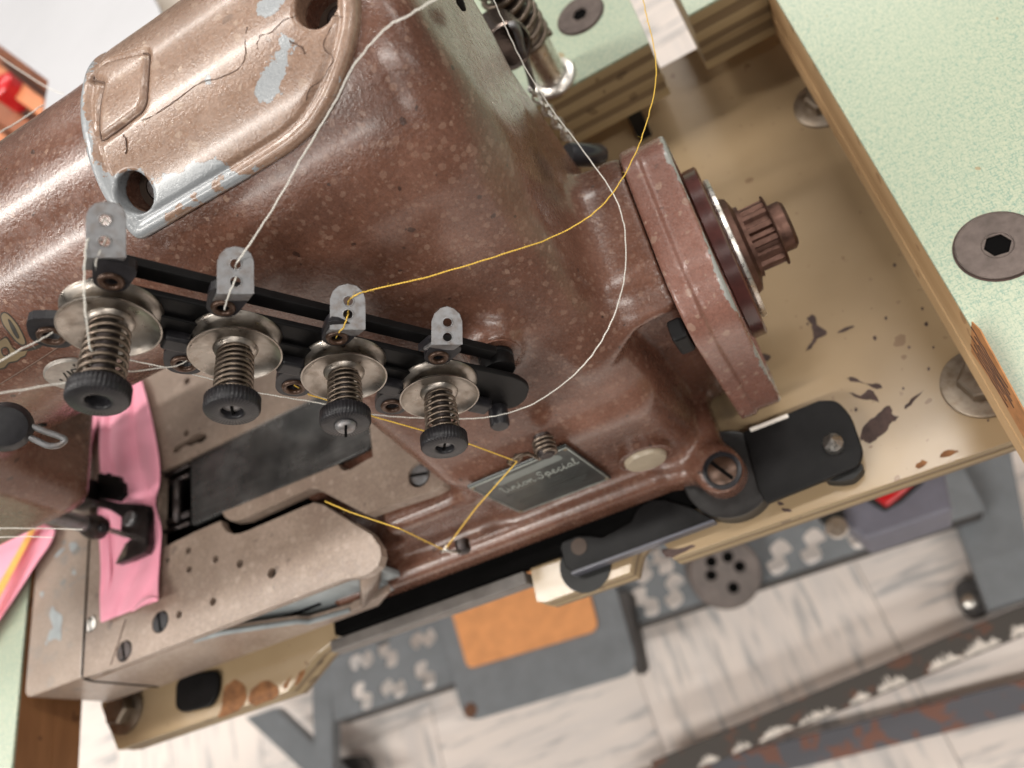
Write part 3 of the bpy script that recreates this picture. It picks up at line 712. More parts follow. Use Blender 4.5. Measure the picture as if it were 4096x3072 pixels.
# ---------------- pulley guard, belt pulley
def guard_sdf(X, Y, Z):
    p = rrect(Y, Z, 143, 236, 7, 122, 25)
    d = smax(p, np.abs(X + 15.4) - 9.0, 1.6)
    d = smax(d, -np.maximum(p + 4.0, -9.5 - X), .6)
    rid = np.maximum(rrect(Y, Z, 141.8, 237.2, 6, 123.2, 26), np.abs(X + 21.2) - 3.2)
    return smin(d, rid, 1.8)
def guard_wear(V):
    return 1.05 * np.exp(-np.abs(V[:, 0] + 6.2) / 2.4) * np.clip(.75 + .35 * np.sin(V[:, 2] * .11 + V[:, 1] * .09), .2, 1)
guard = nets_obj('pulley_guard', guard_sdf, (-29, 138, 2), (-3, 242, 128), .9, 'guard_chip', mach, guard_wear)
PC = Vector((1.2, 193, 74))
hub = lathe('belt_pulley', PC + Vector((-7.6, 0, 0)), (1, 0, 0), [(0, 0), (36, 0), (37, .8), (37, 5.6), (36, 6.4), (29, 6.4), (29, 6.6), (0, 6.6)], 'maroon_enamel', mach, n=56)
lathe('pulley_ring', PC + Vector((-1.0, 0, 0)), (1, 0, 0), [(0, 0), (30, 0), (30.4, .8), (30, 2.2), (22, 2.6), (0, 2.6)], 'bright_steel', hub, n=56)
lathe('pulley_flange', PC + Vector((1.4, 0, 0)), (1, 0, 0), [(0, 0), (21, 0), (20, 2.4), (15.2, 4.0), (15.2, 5.4), (0, 5.4)], 'pulley_iron', hub, n=40)
lathe('pulley_teeth', PC + Vector((6.6, 0, 0)), (1, 0, 0), [(0, 0), (13.4, 0), (13.4, 9.9), (0, 9.9)], 'pulley_iron', hub, n=84, smooth=25, rfun=lambda i, j: 1.0 if (i % 6) < 3 else .88)
lathe('pulley_flange', PC + Vector((16.4, 0, 0)), (1, 0, 0), [(0, 0), (14.6, 0), (15.0, .4), (14.6, .9), (0, .9)], 'pulley_iron', hub, n=40)
lathe('pulley_hub', PC + Vector((17.2, 0, 0)), (1, 0, 0), [(0, 0), (10.2, 0), (10.2, 4.6), (8.8, 6.0), (0, 6.2)], 'pulley_iron', hub, n=32)

# ---------------- bed plates (all at the height of the table top)
ZP = 66.0
s4 = 1300 / 2157.
def z4b(L): return [(600 + a * s4, 1350 + b * s4) for a, b in L]
def P66(L, z=ZP): return [atz(u, v, z) for u, v in z4b(L)]
bedr = [(75, 890), (270, 800), (800, 535), (1405, 235), (1440, 300), (1455, 560), (1470, 700), (1450, 745), (1300, 812), (1258, 836), (1260, 868), (1285, 884), (1330, 876), (1440, 812)]
# rear bed plate with keyhole slot and small holes
slot = P66([(150, 745), (165, 725), (230, 690), (265, 668), (330, 630), (370, 640), (375, 668), (345, 695), (300, 705), (275, 720), (235, 715), (180, 765), (155, 768)])
def rnd(u, v, r, z=ZP, n=12): c = atz(u, v, z); return [c + Vector((r * math.cos(t), r * math.sin(t), 0)) for t in np.linspace(0, 2 * math.pi, n + 1)[:-1]]
rear = [Vector((-374, 300, ZP)), Vector((-160, 300, ZP)), Vector((-157, 190, ZP))] + P66([(1850, 640), (1700, 690), (1480, 790)]) + P66([(1470, 700), (1455, 560), (1405, 235), (800, 535), (270, 800), (75, 890)]) + [Vector((-374, atz(*z4b([(75, 890)])[0], ZP)[1], ZP))]
hl = [slot, rnd(*z4b([(242, 635)])[0], 2.0), rnd(*z4b([(245, 290)])[0], 2.2)]
bed = prism('bed_plate', [rear] + hl, (0, 0, -6), 'bed_paint', mach)
# middle strip and screw lug
lugo = P66([(480, 1160), (1250, 842), (1262, 872), (1290, 886), (1335, 874), (1445, 808), (1700, 690), (1850, 640), (1900, 790), (1975, 880), (1975, 930), (1935, 985), (1860, 1025), (1600, 1110), (1430, 1172), (1145, 1022), (1110, 1002), (1060, 1005), (620, 1205), (540, 1218), (500, 1195)])
lugp = prism('bed_bridge', [lugo, rnd(*z4b([(1785, 912)])[0], 5.9, n=20), rnd(*z4b([(1893, 872)])[0], 1.6)], (0, 0, -7), 'bed_paint', mach)
def slot_screw(c, d, r, mat, parent, ang=0.6, name='screw'):
    d, a, b = frame_of(d); c = Vector(c)
    o = lathe(name, c, d, [(0, -2), (r, -2), (r, .0), (r * .9, .5), (0, .6)], mat, parent, n=28)
    e = a * math.cos(ang) + b * math.sin(ang); g = d.cross(e); q = r * .13
    v = [c + d * h + e * x * r * .93 + g * y * q for h in (.2, .68) for x in (-1, 1) for y in (-1, 1)]
    mk('screw_slot', v, box_vf(0, 1, 0, 1, 0, 1)[1], 'black_hole', o); return o
slot_screw(atz(*z4b([(1787, 912)])[0], ZP - 2.2), (0, 0, 1), 5.0, 'tab_steel', lugp, 1.35)
# dark steel slide plate
sl = P66([(270, 800), (800, 520), (1405, 215), (1440, 300), (1455, 560), (1468, 700), (1445, 742), (1250, 832), (480, 1157), (275, 1250)], ZP - 1.5)
slide = prism('slide_plate', [round_poly(sl, [0, 0, 4, 0, 0, 5, 3, 0, 0, 2])], (0, 0, -2.5), 'slide_steel', mach, bevel=.4)
# dark opening beside the needle with feed parts in it
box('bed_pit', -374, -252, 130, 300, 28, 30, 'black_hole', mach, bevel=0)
pit = [P66([(75, 900), (270, 810), (275, 1250), (130, 1330), (90, 1370), (60, 1200)], ZP - 12)]
for k, (a, b, c, d) in enumerate([((85, 930), (270, 840), 1.6, -3), ((90, 985), (268, 905), 2.2, -7), ((95, 1240), (270, 1170), 2.2, -6), ((100, 1290), (268, 1232), 1.4, -3)]):
    p, q = P66([a, b], ZP + d); tube('feed_bar', [p, q], c, 'dark_steel', mach, n=6)
p, q = P66([(185, 960), (180, 1230)], ZP - 4); tube('feed_bar', [p, q], 2.6, 'dark_steel', mach, n=6)
# front cloth plate with its drilled holes
fro = [Vector((-374.6, 205, ZP))] + P66([(75, 900), (60, 1395), (95, 1392), (300, 1290), (468, 1216), (480, 1250), (505, 1288), (550, 1305), (600, 1300), (660, 1278), (1000, 1130), (1085, 1096), (1145, 1108), (1300, 1205), (1470, 1310), (1525, 1390), (1535, 1450), (1515, 1515), (1465, 1560), (1400, 1588), (1330, 1597)]) + [Vector((-210, 123.4, ZP)), Vector((-352, 123.4, ZP)), Vector((-374.6, 124.5, ZP))]
s70 = 1400 / 2212.
small = [(1190, 285, 1.9), (1195, 405, 1.9), (1362, 340, 2.0), (1515, 368, 2.2), (1717, 428, 2.6), (1345, 608, 2.1), (1132, 690, 2.0), (1058, 345, 1.6)]
big = [(575, 748, 4.4), (1012, 735, 5.6), (785, 920, 5.4)]
hls = [rnd(*z7([(a, b)])[0], r) for a, b, r in small] + [rnd(*z7([(a, b)])[0], r, n=20) for a, b, r in big]
front = prism('cloth_plate', [fro] + hls, (0, 0, -5), 'bed_paint', mach)
for a, b, r in small: lathe('drilled_hole', atz(*z7([(a, b)])[0], ZP - 4.6), (0, 0, 1), [(0, 0), (r + .4, 0), (r + .4, .5), (0, .5)], 'black_hole', front, n=12)
for (a, b, r), mm, an in zip(big, ('bright_steel', 'nut_black', 'dark_steel'), (.2, .2, .2)): slot_screw(atz(*z7([(a, b)])[0], ZP - .9), (0, 0, 1), r - .3, mm, front, an)
# seams scribed in the plate
def seam(px, z, w=.4, mat='crack_dark', parent=front): tube('plate_seam', [atz(*p, z) for p in px], w, mat, parent, n=5)
seam(z7([(795, 720), (700, 1010)]), ZP + .05, .35)
# skirt with wedge opening, end cover
op = [aty(u, v, 123.4) for u, v in [(779, 2566), (886, 2537), (1040, 2514), (1190, 2492), (1235, 2494), (1400, 2446)]]
sk = [Vector((-374.5, 123.4, ZP - 5.1)), Vector((op[0].x, 123.4, ZP - 5.1))] + op + [Vector((-209, 123.4, 30)), Vector((-226, 123.4, 16)), Vector((-374.5, 123.4, 16))]
skirt = prism('bed_skirt', [sk], (0, 4, 0), 'bed_paint', mach, bevel=.5)
tube('skirt_lip', [p + Vector((0, .6, .2)) for p in op], 1.3, 'primer_grey', skirt, n=8)
tube('plate_lip', [Vector((op[0].x - 60, 123.6, ZP - 4)), Vector((-205, 123.6, ZP - 4))], .6, 'bed_paint', skirt, n=6)
tp = [(1440, 2308), (1468, 2299), (1498, 2270), (1516, 2232), (1520, 2182), (1496, 2148), (1420, 2100)]
bt = [(1445, 2425), (1472, 2400), (1500, 2362), (1514, 2318), (1518, 2262), (1500, 2200), (1430, 2140)]
rr = tp; sv = []
for p, q in zip(tp, bt): sv += [atz(*q, 32), atz(*p, ZP - 4.9)]
mk('bed_skirt_end', sv, [(2 * i, 2 * i + 2, 2 * i + 3, 2 * i + 1) for i in range(len(rr) - 1)], 'bed_paint', mach, thick=3, smooth='all')
cav = box('skirt_cavity', -300, -206, 131, 134, 16, 60.8, 'primer_grey', mach, bevel=.5)
for hx, hz in ((-211, 48), (-226, 46), (-211, 57)): lathe('drilled_hole', (hx, 130.9, hz), (0, -1, 0), [(0, 0), (2.0, 0), (2.0, .12), (0, .12)], 'black_hole', cav, n=14)
box('cavity_rib', -222, -214, 127.8, 131, 17.2, 54, 'primer_grey', mach, bevel=1)
box('bed_floor', -374, -232, 127.8, 290, 14, 17, 'pan_grey', mach, bevel=.5)
prism('end_cover', [round_poly([(-417.5, 125, ZP + .4), (-375.6, 124.5, ZP + .4), (-375.6, 300, ZP + .4), (-417.5, 300, ZP + .4)], [6, 1, 1, 5])], (0, 0, -50), 'cover_end', mach, bevel=2.2, seg=3)

# dark line lying in the groove round the raised panel
def st_pt(u, s_, r): t = s_ / CRAD; return Vector((u, AY - math.cos(t) * r, AZ + math.sin(t) * r))
pl_ = [st_pt(a, b, CRAD - .35) for a, b in pans if b < math.radians(97) * CRAD]
tube('panel_line', pl_, .3, 'crack_dark', cover, n=5)
rim = [st_pt(-157.6 + .25 * math.sin(k * 1.7), math.radians(th_) * CRAD, CRAD - .1) for k, th_ in enumerate(np.linspace(42, 92, 26))]
tube('rim_line', rim, .3, 'crack_dark', cover, n=5)

box('cavity_shade', -31, -25.2, 144, 153, 97, 110, 'black_paint', mach, bevel=1.2)  # black block standing in for the shade of the cavity beside the guard

tube('cover_seam', [Vector((-375.3, 200, ZP + .1)), Vector((-375.3, 126, ZP + .1)), Vector((-375.3, 124.2, ZP - 1.5)), Vector((-375.3, 123.4, ZP - 6)), Vector((-375.3, 123.4, 17))], .55, 'black_hole', mach, n=6)
# ---------------- thread tension bar and its four tension units
TK = .94
P1, P4 = (Vector((x * TK, y * TK, CH + (z - CH) * TK)) for x, y, z in ((-167.9, 157.5, 228.8), (-112.5, 148.2, 135.1)))
TB = (P4 - P1).normalized(); TN = (Vector((0, -1, 0)) - TB * Vector((0, -1, 0)).dot(TB)).normalized(); TW = TN.cross(TB); TW = TW if TW.z > 0 else -TW
def L(b, w, n=0): return P1 + (TB * b + TW * w + TN * n) * TK
def onbar(u, v, n): return atp(u, v, L(0, 0, n), TN)
def kp_(pr): return [(a * TK, b * TK) for a, b in pr]
fb = [L(*q, -5.5) for q in [(-9, 11), (60, 12), (118, 12), (136, 12.5), (144, 9), (147.5, 1), (147, -6), (140, -10.5), (128, -11), (90, -12), (20, -12.5), (-9, -12)]]
bar = prism('tension_bar', [round_poly(fb, [4, 0, 0, 4, 3, 3, 4, 4, 0, 0, 0, 4])], -TN * 2.2, 'black_paint', mach, bevel=.5)
rb = [L(*q, -11) for q in [(-4, 16), (125, 17.5), (125, 12), (-4, 10)]]
prism('tension_bar_back', [rb], -TN * 3, 'black_paint', mach, bevel=.4)
mid = [L(*q, -5.3) for q in [(10, 4), (122, 3.5), (122, -2), (10, -2)]]
prism('bar_rib', [mid], TN * 1.2, 'black_paint', bar, bevel=.4)
for b0 in (19.5, 56, 92.5, 129.5):                                   # small folded clips
    q = [L(b0 - 4.2, -2, -5.2), L(b0 + 4, -2, -5.2), L(b0 + 4, -8.5, -5.2), L(b0 - 4.2, -8.5, -5.2)]
    prism('bar_clip', [round_poly(q, 1.2, 3)], TN * 4.2, 'nut_black', bar, bevel=1.1, seg=3)
# pins: post at the right end with its stop, and the boss screw
lathe('bar_pin', L(140, -8.5, -6), TN, [(0, -4), (3.6, -4), (3.6, 7.5), (3.0, 8.4), (0, 8.6)], 'nut_black', bar, n=24)
bc = onbar(2010, 1455, -8); 
lathe('bar_stud', Vector((BOSS[0], BOSS[2] + 1, BOSS[1])), (0, -1, 0), [(0, 0), (6.4, 0), (6.4, 3), (5.8, 3.4), (6.2, 4), (6.0, 8), (0, 8)], 'black_paint', bar, n=28)
lathe('boss_washer', Vector((BOSS[0], BOSS[2] + .2, BOSS[1])), (0, -1, 0), [(0, 0), (9.2, 0), (9.2, .8), (0, .8)], 'body_paint', bar, n=32)
def dish(r):                                                            # cross-section of a tension disc (radius, height)
    return [(2.5, 0), (r * .42, 0), (r * .5, .2), (r * .8, .7), (r * .95, 1.9), (r, 2.5), (r * 1.005, 2.9), (r * .97, 2.9), (r * .92, 2.3), (r * .78, 1.3), (r * .48, .85), (2.5, .8)]
KN = [q * TK for q in (27.0, 22.8, 20.2, 22.4)]; KR = [q * TK for q in (8.5, 8.4, 8.3, 8.3)]
for i in range(4):
    c = L(36.417 * i, 0, 0); R_ = 14.3 * TK
    post = lathe('tension_post', c - TN * 8, TN, [(0, 0), (3.0, 0), (3.0, KN[i] + 4), (0, KN[i] + 4)], 'dark_steel', mach, n=24)
    lathe('tension_disc', c - TN * 2.0, -TN, dish(R_), 'nickel', post, n=56)       # back disc opens towards the bar
    lathe('tension_disc', c - TN * 1.4, TN, dish(R_), 'nickel', post, n=56)
    lathe('disc_collar', c - TN * .6, TN, [(0, 0), (6.6, 0), (6.2, .9), (5.0, 1.6), (0, 1.6)], 'nickel', post, n=32)
    h0, h1 = .8, KN[i] - 5.6; turns = (7.5, 8.5, 7.0, 6.5)[i]; r0 = (5.1, 4.9, 4.8, 4.8)[i]; r1 = (5.7, 5.1, 5.1, 5.4)[i]
    _, a, b = frame_of(TN); cp = []
    for t in np.linspace(0, 1, int(turns * 22)):
        e = .06 + .88 * t if .05 < t < .95 else t; rr = r0 + (r1 - r0) * math.sin(t * math.pi * .6)
        th = 2 * math.pi * turns * t; cp.append(c + TN * (h0 + (h1 - h0) * t) + (a * math.cos(th) + b * math.sin(th)) * rr)
    tube('tension_spring', cp, .5 if i > 1 else .58, 'spring_steel', post, n=7)
    k = KR[i]; zt = KN[i]
    kn = lathe('thumb_nut', c, TN, [(0, zt - 5.4), (k * .66, zt - 5.6), (k * .7, zt - 5.2), (k * .92, zt - 4.9), (k, zt - 4.5), (k, zt - .9), (k * .93, zt - .15), (k * .5, zt), (k * .42, zt), (k * .38, zt - .5), (k * .36, zt - 2.6), (0, zt - 2.6)], 'nut_black', post, n=132, smooth=60, rfun=lambda q, j: (1.0 if (q % 3) else .955) if j in (3, 4, 5) else 1.0)
    if i == 2: lathe('post_end', c + TN * (zt - 2.5), TN, [(0, 0), (3.3, 0), (3.3, 3.0), (2.6, 4.1), (1.2, 4.6), (0, 4.7)], 'tab_steel', post, n=28)
    elif i: lathe('post_end', c + TN * (zt - 2.6), TN, [(0, 0), (2.7, 0), (2.7, .8), (1.6, 1.3), (0, 1.4)], 'tab_steel', post, n=24)
    if i:
        top = zt + 2.35 if i == 2 else zt - 1.1
        e = (a * .6 + b * .8); g = TN.cross(e)
        v = [c + TN * (top + h) + e * x * 2.9 + g * y * .38 for h in (-.6, .25) for x in (-1, 1) for y in (-1, 1)]
        mk('post_slot', v, box_vf(0, 1, 0, 1, 0, 1)[1], 'black_hole', post)
    # lower eyelet lug
    le = L(*[(-13.7, -15.3), (24.6, -16.1), (61.4, -17), (98.6, -16.8)][i], -6)
    q0 = [le + TB * x + TW * y for x, y in [(8, 9), (-5.5, 6), (-5.8, -1), (-3.5, -5), (0, -6), (4, -4.8), (6, -1)]]
    ey = prism('eyelet_lug', [catmull(q0, 4, True), circle(le, TN, 2.6, 16)], TN * 3.0, 'nut_black', mach, bevel=.7)
    tube('eyelet_ring', circle(le + TN * 3.1, TN, 3.1, 20), .95, 'brown_eyelet', ey, n=8, closed=True)
    # upper eyelet and polished thread tab
    ue = L(*[(-3.2, 18.4), (27.3, 18.5), (63.4, 17), (98.9, 19.2)][i], -1)
    q0 = [ue + TB * x + TW * y for x, y in [(-4.4, 7), (4.4, 7), (4.5, 0), (3.2, -3.2), (0, -4.5), (-3.2, -3.2), (-4.5, 0)]]
    uy = prism('eyelet_lug', [catmull(q0, 4, True), circle(ue, TN, 2.2, 16)], -TN * 3, 'nut_black', mach, bevel=.6)
    tube('eyelet_ring', circle(ue + TN * .1, TN, 2.5, 20), .9, 'brown_eyelet', uy, n=8, closed=True)
TABS = [  # picture corners of each tab: left, right, top, bottom, hole rows
    ((342, 504, 807, 1030, 1079), [(421, 880), (418, 965)], 268 - 45),
    ((867, 1016, 987, 1175, 1190), [(943, 1057), (943, 1127)], 0),
    ((1319, 1462, 1136, 1318, 1334), [(1394, 1204), (1392, 1257)], 0),
    ((1725, 1850, 1226, 1378, 1394), [(1790, 1290), (1790, 1348)], 0)]
for i, ((xl, xr, yt, yb, yf), hs, _) in enumerate(TABS):
    base = onbar((xl + xr) / 2, yf, 1.0)
    m = (Vector((0, 0, CH)) - base).normalized(); m = (m * .75 + TN * .35 + Vector((0, 0, .1))).normalized()
    out = [(xl, yb), (xl + 1, yt + 60), (xl + 12, yt + 30), (xl + 36, yt + 8), ((xl + xr) / 2, yt), (xr - 36, yt + 8), (xr - 12, yt + 30), (xr - 1, yt + 60), (xr, yb)]
    o3 = [atp(u, v, base, m) for u, v in out]
    h3 = []
    for u, v in hs:
        hc = atp(u, v, base, m); _, aa, bb = frame_of(m); h3.append([hc + (aa * math.cos(t) + bb * math.sin(t)) * 1.55 for t in np.linspace(0, 2 * math.pi, 15)[:-1]])
    tb = prism('thread_tab', [o3] + h3, -m * 1.1, 'tab_steel', mach, bevel=0)
    for hh in h3: tube('hole_rim', [p + m * .02 for p in hh], .22, 'tab_steel', tb, n=5, closed=True)
    l0, r0_ = o3[0], o3[-1]; dn = (TW * -1.0 - TN * .25).normalized()                      # folded foot of the tab
    ft = [l0 - m * .05, r0_ - m * .05, r0_ + dn * (5.5 if i else 8), l0 + dn * (5.5 if i else 8)]
    prism('tab_foot', [ft], -TN * 1.2, 'tab_steel', tb, bevel=.3)
    st = [l0.lerp(r0_, .1) + dn * 3, l0.lerp(r0_, .9) + dn * 3, l0.lerp(r0_, .85) + dn * 12, l0.lerp(r0_, .15) + dn * 12]
    prism('tab_arm', [[q_ - TN * 2.2 for q_ in st]], -TN * 3, 'nut_black', tb, bevel=.4)

# ---------------- name plate on the base, with its script
NY = 136.6
np_px = [(1869, 1951), (2264, 1784), (2447, 1914), (2081, 2053)]
npc = [aty(u, v, NY) for u, v in np_px]
plate = prism('nameplate', [npc], (0, 1.2, 0), 'plate_black', mach, bevel=.2)
def NPt(s, t, y=NY - .12): # s: 0..1 along the top, t: 0..1 downwards
    p = npc[0].lerp(npc[1], s).lerp(npc[3].lerp(npc[2], s), t); return Vector((p.x, y, p.z))
tube('plate_border', [NPt(.015, .02), NPt(.985, .02), NPt(.985, .98), NPt(.015, .98)], .32, 'plate_line', plate, n=5, closed=True)
prism('serial_strip', [round_poly([NPt(.2, .09), NPt(.88, .07), NPt(.88, .20), NPt(.2, .22)], 2.4)], (0, -.06, 0), 'plate_grey', plate)
for s, t in [(.03, .045), (.97, .045), (.97, .955), (.03, .955)]: lathe('plate_rivet', NPt(s, t, NY), (0, -1, 0), [(0, 0), (1.0, 0), (.8, .5), (0, .7)], 'gold', plate, n=12)
# handwriting strokes: x advances 0..1 per letter width, y 0 baseline, 1 cap height
SCRIPT = {
 'U': [[(0, .85), (.12, 1), (.2, .8), (.15, .3), (.3, 0), (.55, .1), (.7, .6), (.75, 1), (.7, .3), (.85, 0), (1, .12)]],
 'n': [[(0, .1), (.15, .5), (.2, 0)], [(.2, .2), (.45, .5), (.6, .4), (.6, 0), (.8, .0), (1, .12)]],
 'i': [[(0, .1), (.35, .5), (.35, .1), (.6, 0), (1, .12)], [(.45, .75), (.5, .8)]],
 'o': [[(.6, .5), (.2, .45), (.1, .15), (.4, 0), (.75, .15), (.7, .42), (.5, .5), (.8, .42), (1, .4)]],
 'S': [[(.95, .85), (.7, 1), (.35, .92), (.3, .7), (.6, .5), (.7, .2), (.45, 0), (.1, .05), (-.05, .2)]],
 'p': [[(0, .15), (.25, .5), (.15, -.4)], [(.22, .35), (.5, .52), (.75, .35), (.6, .05), (.3, .05)], [(.6, .05), (1, .12)]],
 'e': [[(0, .1), (.5, .3), (.55, .48), (.3, .48), (.15, .2), (.4, 0), (1, .12)]],
 'c': [[(.7, .42), (.45, .52), (.15, .3), (.25, .03), (.6, 0), (1, .12)]],
 'a': [[(.7, .45), (.35, .5), (.1, .22), (.3, 0), (.65, .2), (.72, .48), (.68, .1), (.85, 0), (1, .12)]],
 'l': [[(0, .1), (.5, .75), (.5, 1), (.3, .95), (.25, .3), (.45, 0), (1, .14)]]}
WID = {'U': 1.0, 'n': .75, 'i': .5, 'o': .65, 'S': .8, 'p': .75, 'e': .6, 'c': .6, 'a': .7, 'l': .5, ' ': .3}
def script(text, fn, name, r, mat, parent, slant=.25):
    tot = sum(WID[c] for c in text); x = 0; k = 0
    V = []; F = []
    for ch in text:
        for st in SCRIPT.get(ch, []):
            pts = [fn((x + (px * WID[ch]) + slant * py * .6) / tot, py) for px, py in st]
            v, f = tube_vf(catmull(pts, 4) if len(pts) > 2 else pts, r, 5); o = len(V); V += v; F += [tuple(i + o for i in q) for q in f]
        x += WID[ch]
    return mk(name, V, F, mat, parent, smooth='all')
script('Union Special', lambda s, y: NPt(.16 + .78 * s, .40 - .135 * y), 'plate_script', .27, 'plate_line', plate)
for k, t in enumerate((.5, .56, .62, .70, .75, .80, .85, .90)):
    for s0 in ((.14, .5, .9) if k < 3 else (.12, .9)):
        pass
    a, b = NPt(.13 + .03 * (k % 2), t), NPt(.88 - .05 * (k % 3), t); tube('plate_rule', [a, b], .1, 'plate_rule', plate, n=4)

# thread guides, oil cap, studs on the base
oc = aty(2578, 1825, 137)
lathe('oil_window', oc, (0, -1, 0), [(0, -4), (9.4, -4), (9.4, 2.2), (8.6, 3.2), (0, 3.5)], 'oil_cream', mach, n=36)
lathe('oil_window_rim', oc, (0, -1, 0), [(9.5, -4), (12.4, -4), (12.0, 1.0), (10.6, 1.5), (9.6, 1.2)], 'body_paint', mach, n=36)
gk = aty(2172, 1762, 138)
cc = [gk + Vector((0, -1, 0)) * (6 * t) + Vector((4 * math.cos(2 * math.pi * 3.2 * t), 0, 4 * math.sin(2 * math.pi * 3.2 * t))) for t in np.linspace(0, 1, 60)]
loop = aty(2055, 1840, 131)
gd = tube('thread_guide_wire', cc + [gk + Vector((-4, -6, -2)), gk.lerp(loop, .55) + Vector((0, -1, 0)), loop + Vector((3, 0, 2)), loop + Vector((-2, -.5, 1)), loop + Vector((-2.6, 0, -2.2)), loop + Vector((0, .5, -3.4)), loop + Vector((2.6, .5, -1.5)), loop + Vector((1.6, 1, 1.4))], .8, 'spring_steel', mach, n=7)
lathe('guide_stud', gk, (0, -1, 0), [(0, -2), (3.6, -2), (3.6, 6), (2.6, 7), (0, 7)], 'dark_steel', gd, n=24)
lp2 = aty(1772, 2178, 127); st2 = aty(1850, 2180, 128)
g2 = lathe('guide_stud', st2, (0, -1, 0), [(0, -2), (3.4, -2), (3.4, 3), (2.4, 4), (0, 4)], 'dark_steel', mach, n=20)
tube('guide_eye', [st2 + Vector((0, -3, 1)), st2.lerp(lp2, .5) + Vector((0, -4, 2)), lp2 + Vector((1, -3, 1.5)), lp2 + Vector((-1.2, -3, 0)), lp2 + Vector((0, -2.5, -2.2)), lp2 + Vector((1.6, -1, 0))], .8, 'bright_steel', g2, n=6)

# foot screw with dark ring
fs = atz(2888, 1882, 24.6)
lathe('foot_screw', fs, (0, 0, 1), [(0, -1), (8.4, -1), (8.4, .3), (7.2, .6), (7.0, -.3), (0, -.3)], 'nut_black', mach, n=32)
slot_screw(fs + Vector((0, 0, -.1)), (0, 0, 1), 6.4, 'brown_eyelet', mach, .55, 'foot_screw_head')

# black mounting bracket, rail and base pan
s3z = 1600 / 2212.
def q3(L): return [(1900 + a * s3z, 1300 + b * s3z) for a, b in L]
br = [atz(*p, 12) for p in q3([(1480, 590), (1900, 415), (2000, 412), (2080, 500), (2150, 700), (2120, 780), (1610, 985), (1560, 900)])]
brk = prism('mount_bracket', [round_poly(br, [0, 0, 8, 4, 6, 8, 0, 0])], (0, 0, -4), 'black_paint', mach, bevel=.8)
box('slit_light', -24, -6.5, 140.5, 142.2, 12.3, 13.4, 'flake_white', mach, bevel=.2)
pk = atz(*q3([(1985, 665)])[0], 12)
lathe('bracket_stud', pk, (0, 0, 1), [(0, 0), (4.2, 0), (4.2, 4), (0, 9.5)], 'bright_steel', brk, n=10, smooth=False)
pad = round_poly([atz(*p, 8) for p in q3([(1930, 850), (2140, 760), (2150, 790), (2100, 850), (2030, 865), (1960, 862)])], 5)
prism('rubber_pad', [pad], (0, 0, -8), 'rubber_black', brk, bevel=.6)
fl = atz(*q3([(1400, 860)])[0], 0)
lathe('mount_collar', (-40.5, 127, .2), (0, 0, 1), [(18.9, 0), (20.2, 0), (20.2, 10.4), (19.8, 10.8), (18.9, 10.4)], 'collar_grey', mach, n=48)
lathe('mount_well', (-40.5, 127, .3), (0, 0, 1), [(0, 0), (18.9, 0), (18.9, 1.2), (0, 1.2)], 'black_hole', mach, n=40)
rail = [atz(*p, 8) for p in q3([(470, 1230), (480, 1200), (560, 1165), (640, 1165), (700, 1175), (860, 1090), (900, 1010), (970, 965), (1050, 965), (1200, 1010), (1330, 1080), (540, 1370), (500, 1340)])]
rl = prism('mount_rail', [rail], (0, 0, -3), 'black_paint', mach, bevel=.6)
prism('rail_lip', [[atz(*p, 8.6) for p in q3([(530, 1365), (1320, 1072), (1325, 1086), (535, 1380)])]], (0, 0, -6), 'rail_blue', rl, bevel=.2)
prism('rubber_pad', [circle(atz(*q3([(610, 1330)])[0], .3), (0, 0, 1), 13, 30)], (0, 0, .6), 'rubber_black', rl)
lathe('rail_hole', atz(*q3([(575, 1225)])[0], 8.1), (0, 0, 1), [(0, 0), (4, 0), (4, .15), (0, .15)], 'hole_brown', rl, n=20)
box('base_pan', -262, -56, 120, 290, -4, 6, 'black_hole', mach, bevel=1)  # near-black colour paints in the shadow beneath the base ledge
box('base_rail', -268, -150, 113.5, 119.5, -9, 2, 'pan_grey', mach, bevel=.6)
prism('left_pad', [round_poly([atz(*p, 3) for p in z7([(1110, 1100), (1230, 1060), (1380, 1040), (1375, 1180), (1330, 1270), (1150, 1310), (1105, 1280)])], 5)], (0, 0, -3), 'black_paint', mach, bevel=.8)
# ---------------- needle bar, presser foot, trimmer knife, medallion and lettering on the head
NX, NYY = -335.0, 186.0
nb = lathe('needle_bar', (NX, NYY, 101), (0, 0, 1), [(0, 0), (4.0, 0), (4.0, 40), (0, 40)], 'tab_steel', mach, n=24)
lathe('needle_clamp', (NX, NYY, 89.5), (0, 0, 1), [(0, 0), (3.2, 0), (5.4, 1.6), (6.2, 5), (6.0, 9), (4.6, 12), (0, 12)], 'dark_steel', nb, n=28)
lathe('clamp_screw', (NX + 5.2, NYY - 2.5, 96), (.85, -.5, .1), [(0, 0), (2.2, 0), (2.2, 2.4), (1.5, 3), (0, 3)], 'nut_black', nb, n=16)
for dx, dy in ((-1.6, 1.8), (1.8, -1.6)):
    lathe('needle', (NX + dx, NYY + dy, 66.5), (0, 0, 1), [(0, 0), (.55, 2.5), (.75, 8), (.8, 24), (0, 24)], 'bright_steel', nb, n=10)
def slab(name, px, z, th, mat, parent, bev=.6, rr=None):
    p = [atz(u, v, z) for u, v in px]; p = round_poly(p, rr) if rr else p
    return prism(name, [p], (0, 0, -th), mat, parent, bevel=bev)
s2v = 700 / 893.
def zv(L): return [(a * s2v, 1050 + b * s2v) for a, b in L]
foot = slab('presser_foot', zv([(400, 1120), (500, 1105), (500, 1200), (600, 1225), (742, 1235), (750, 1270), (750, 1440), (735, 1480), (660, 1515), (585, 1538), (640, 1495), (650, 1420), (690, 1400), (612, 1395), (618, 1300), (560, 1262), (455, 1235), (380, 1260), (330, 1215), (330, 1160)]), 76, 5, 'foot_steel', mach, .5)
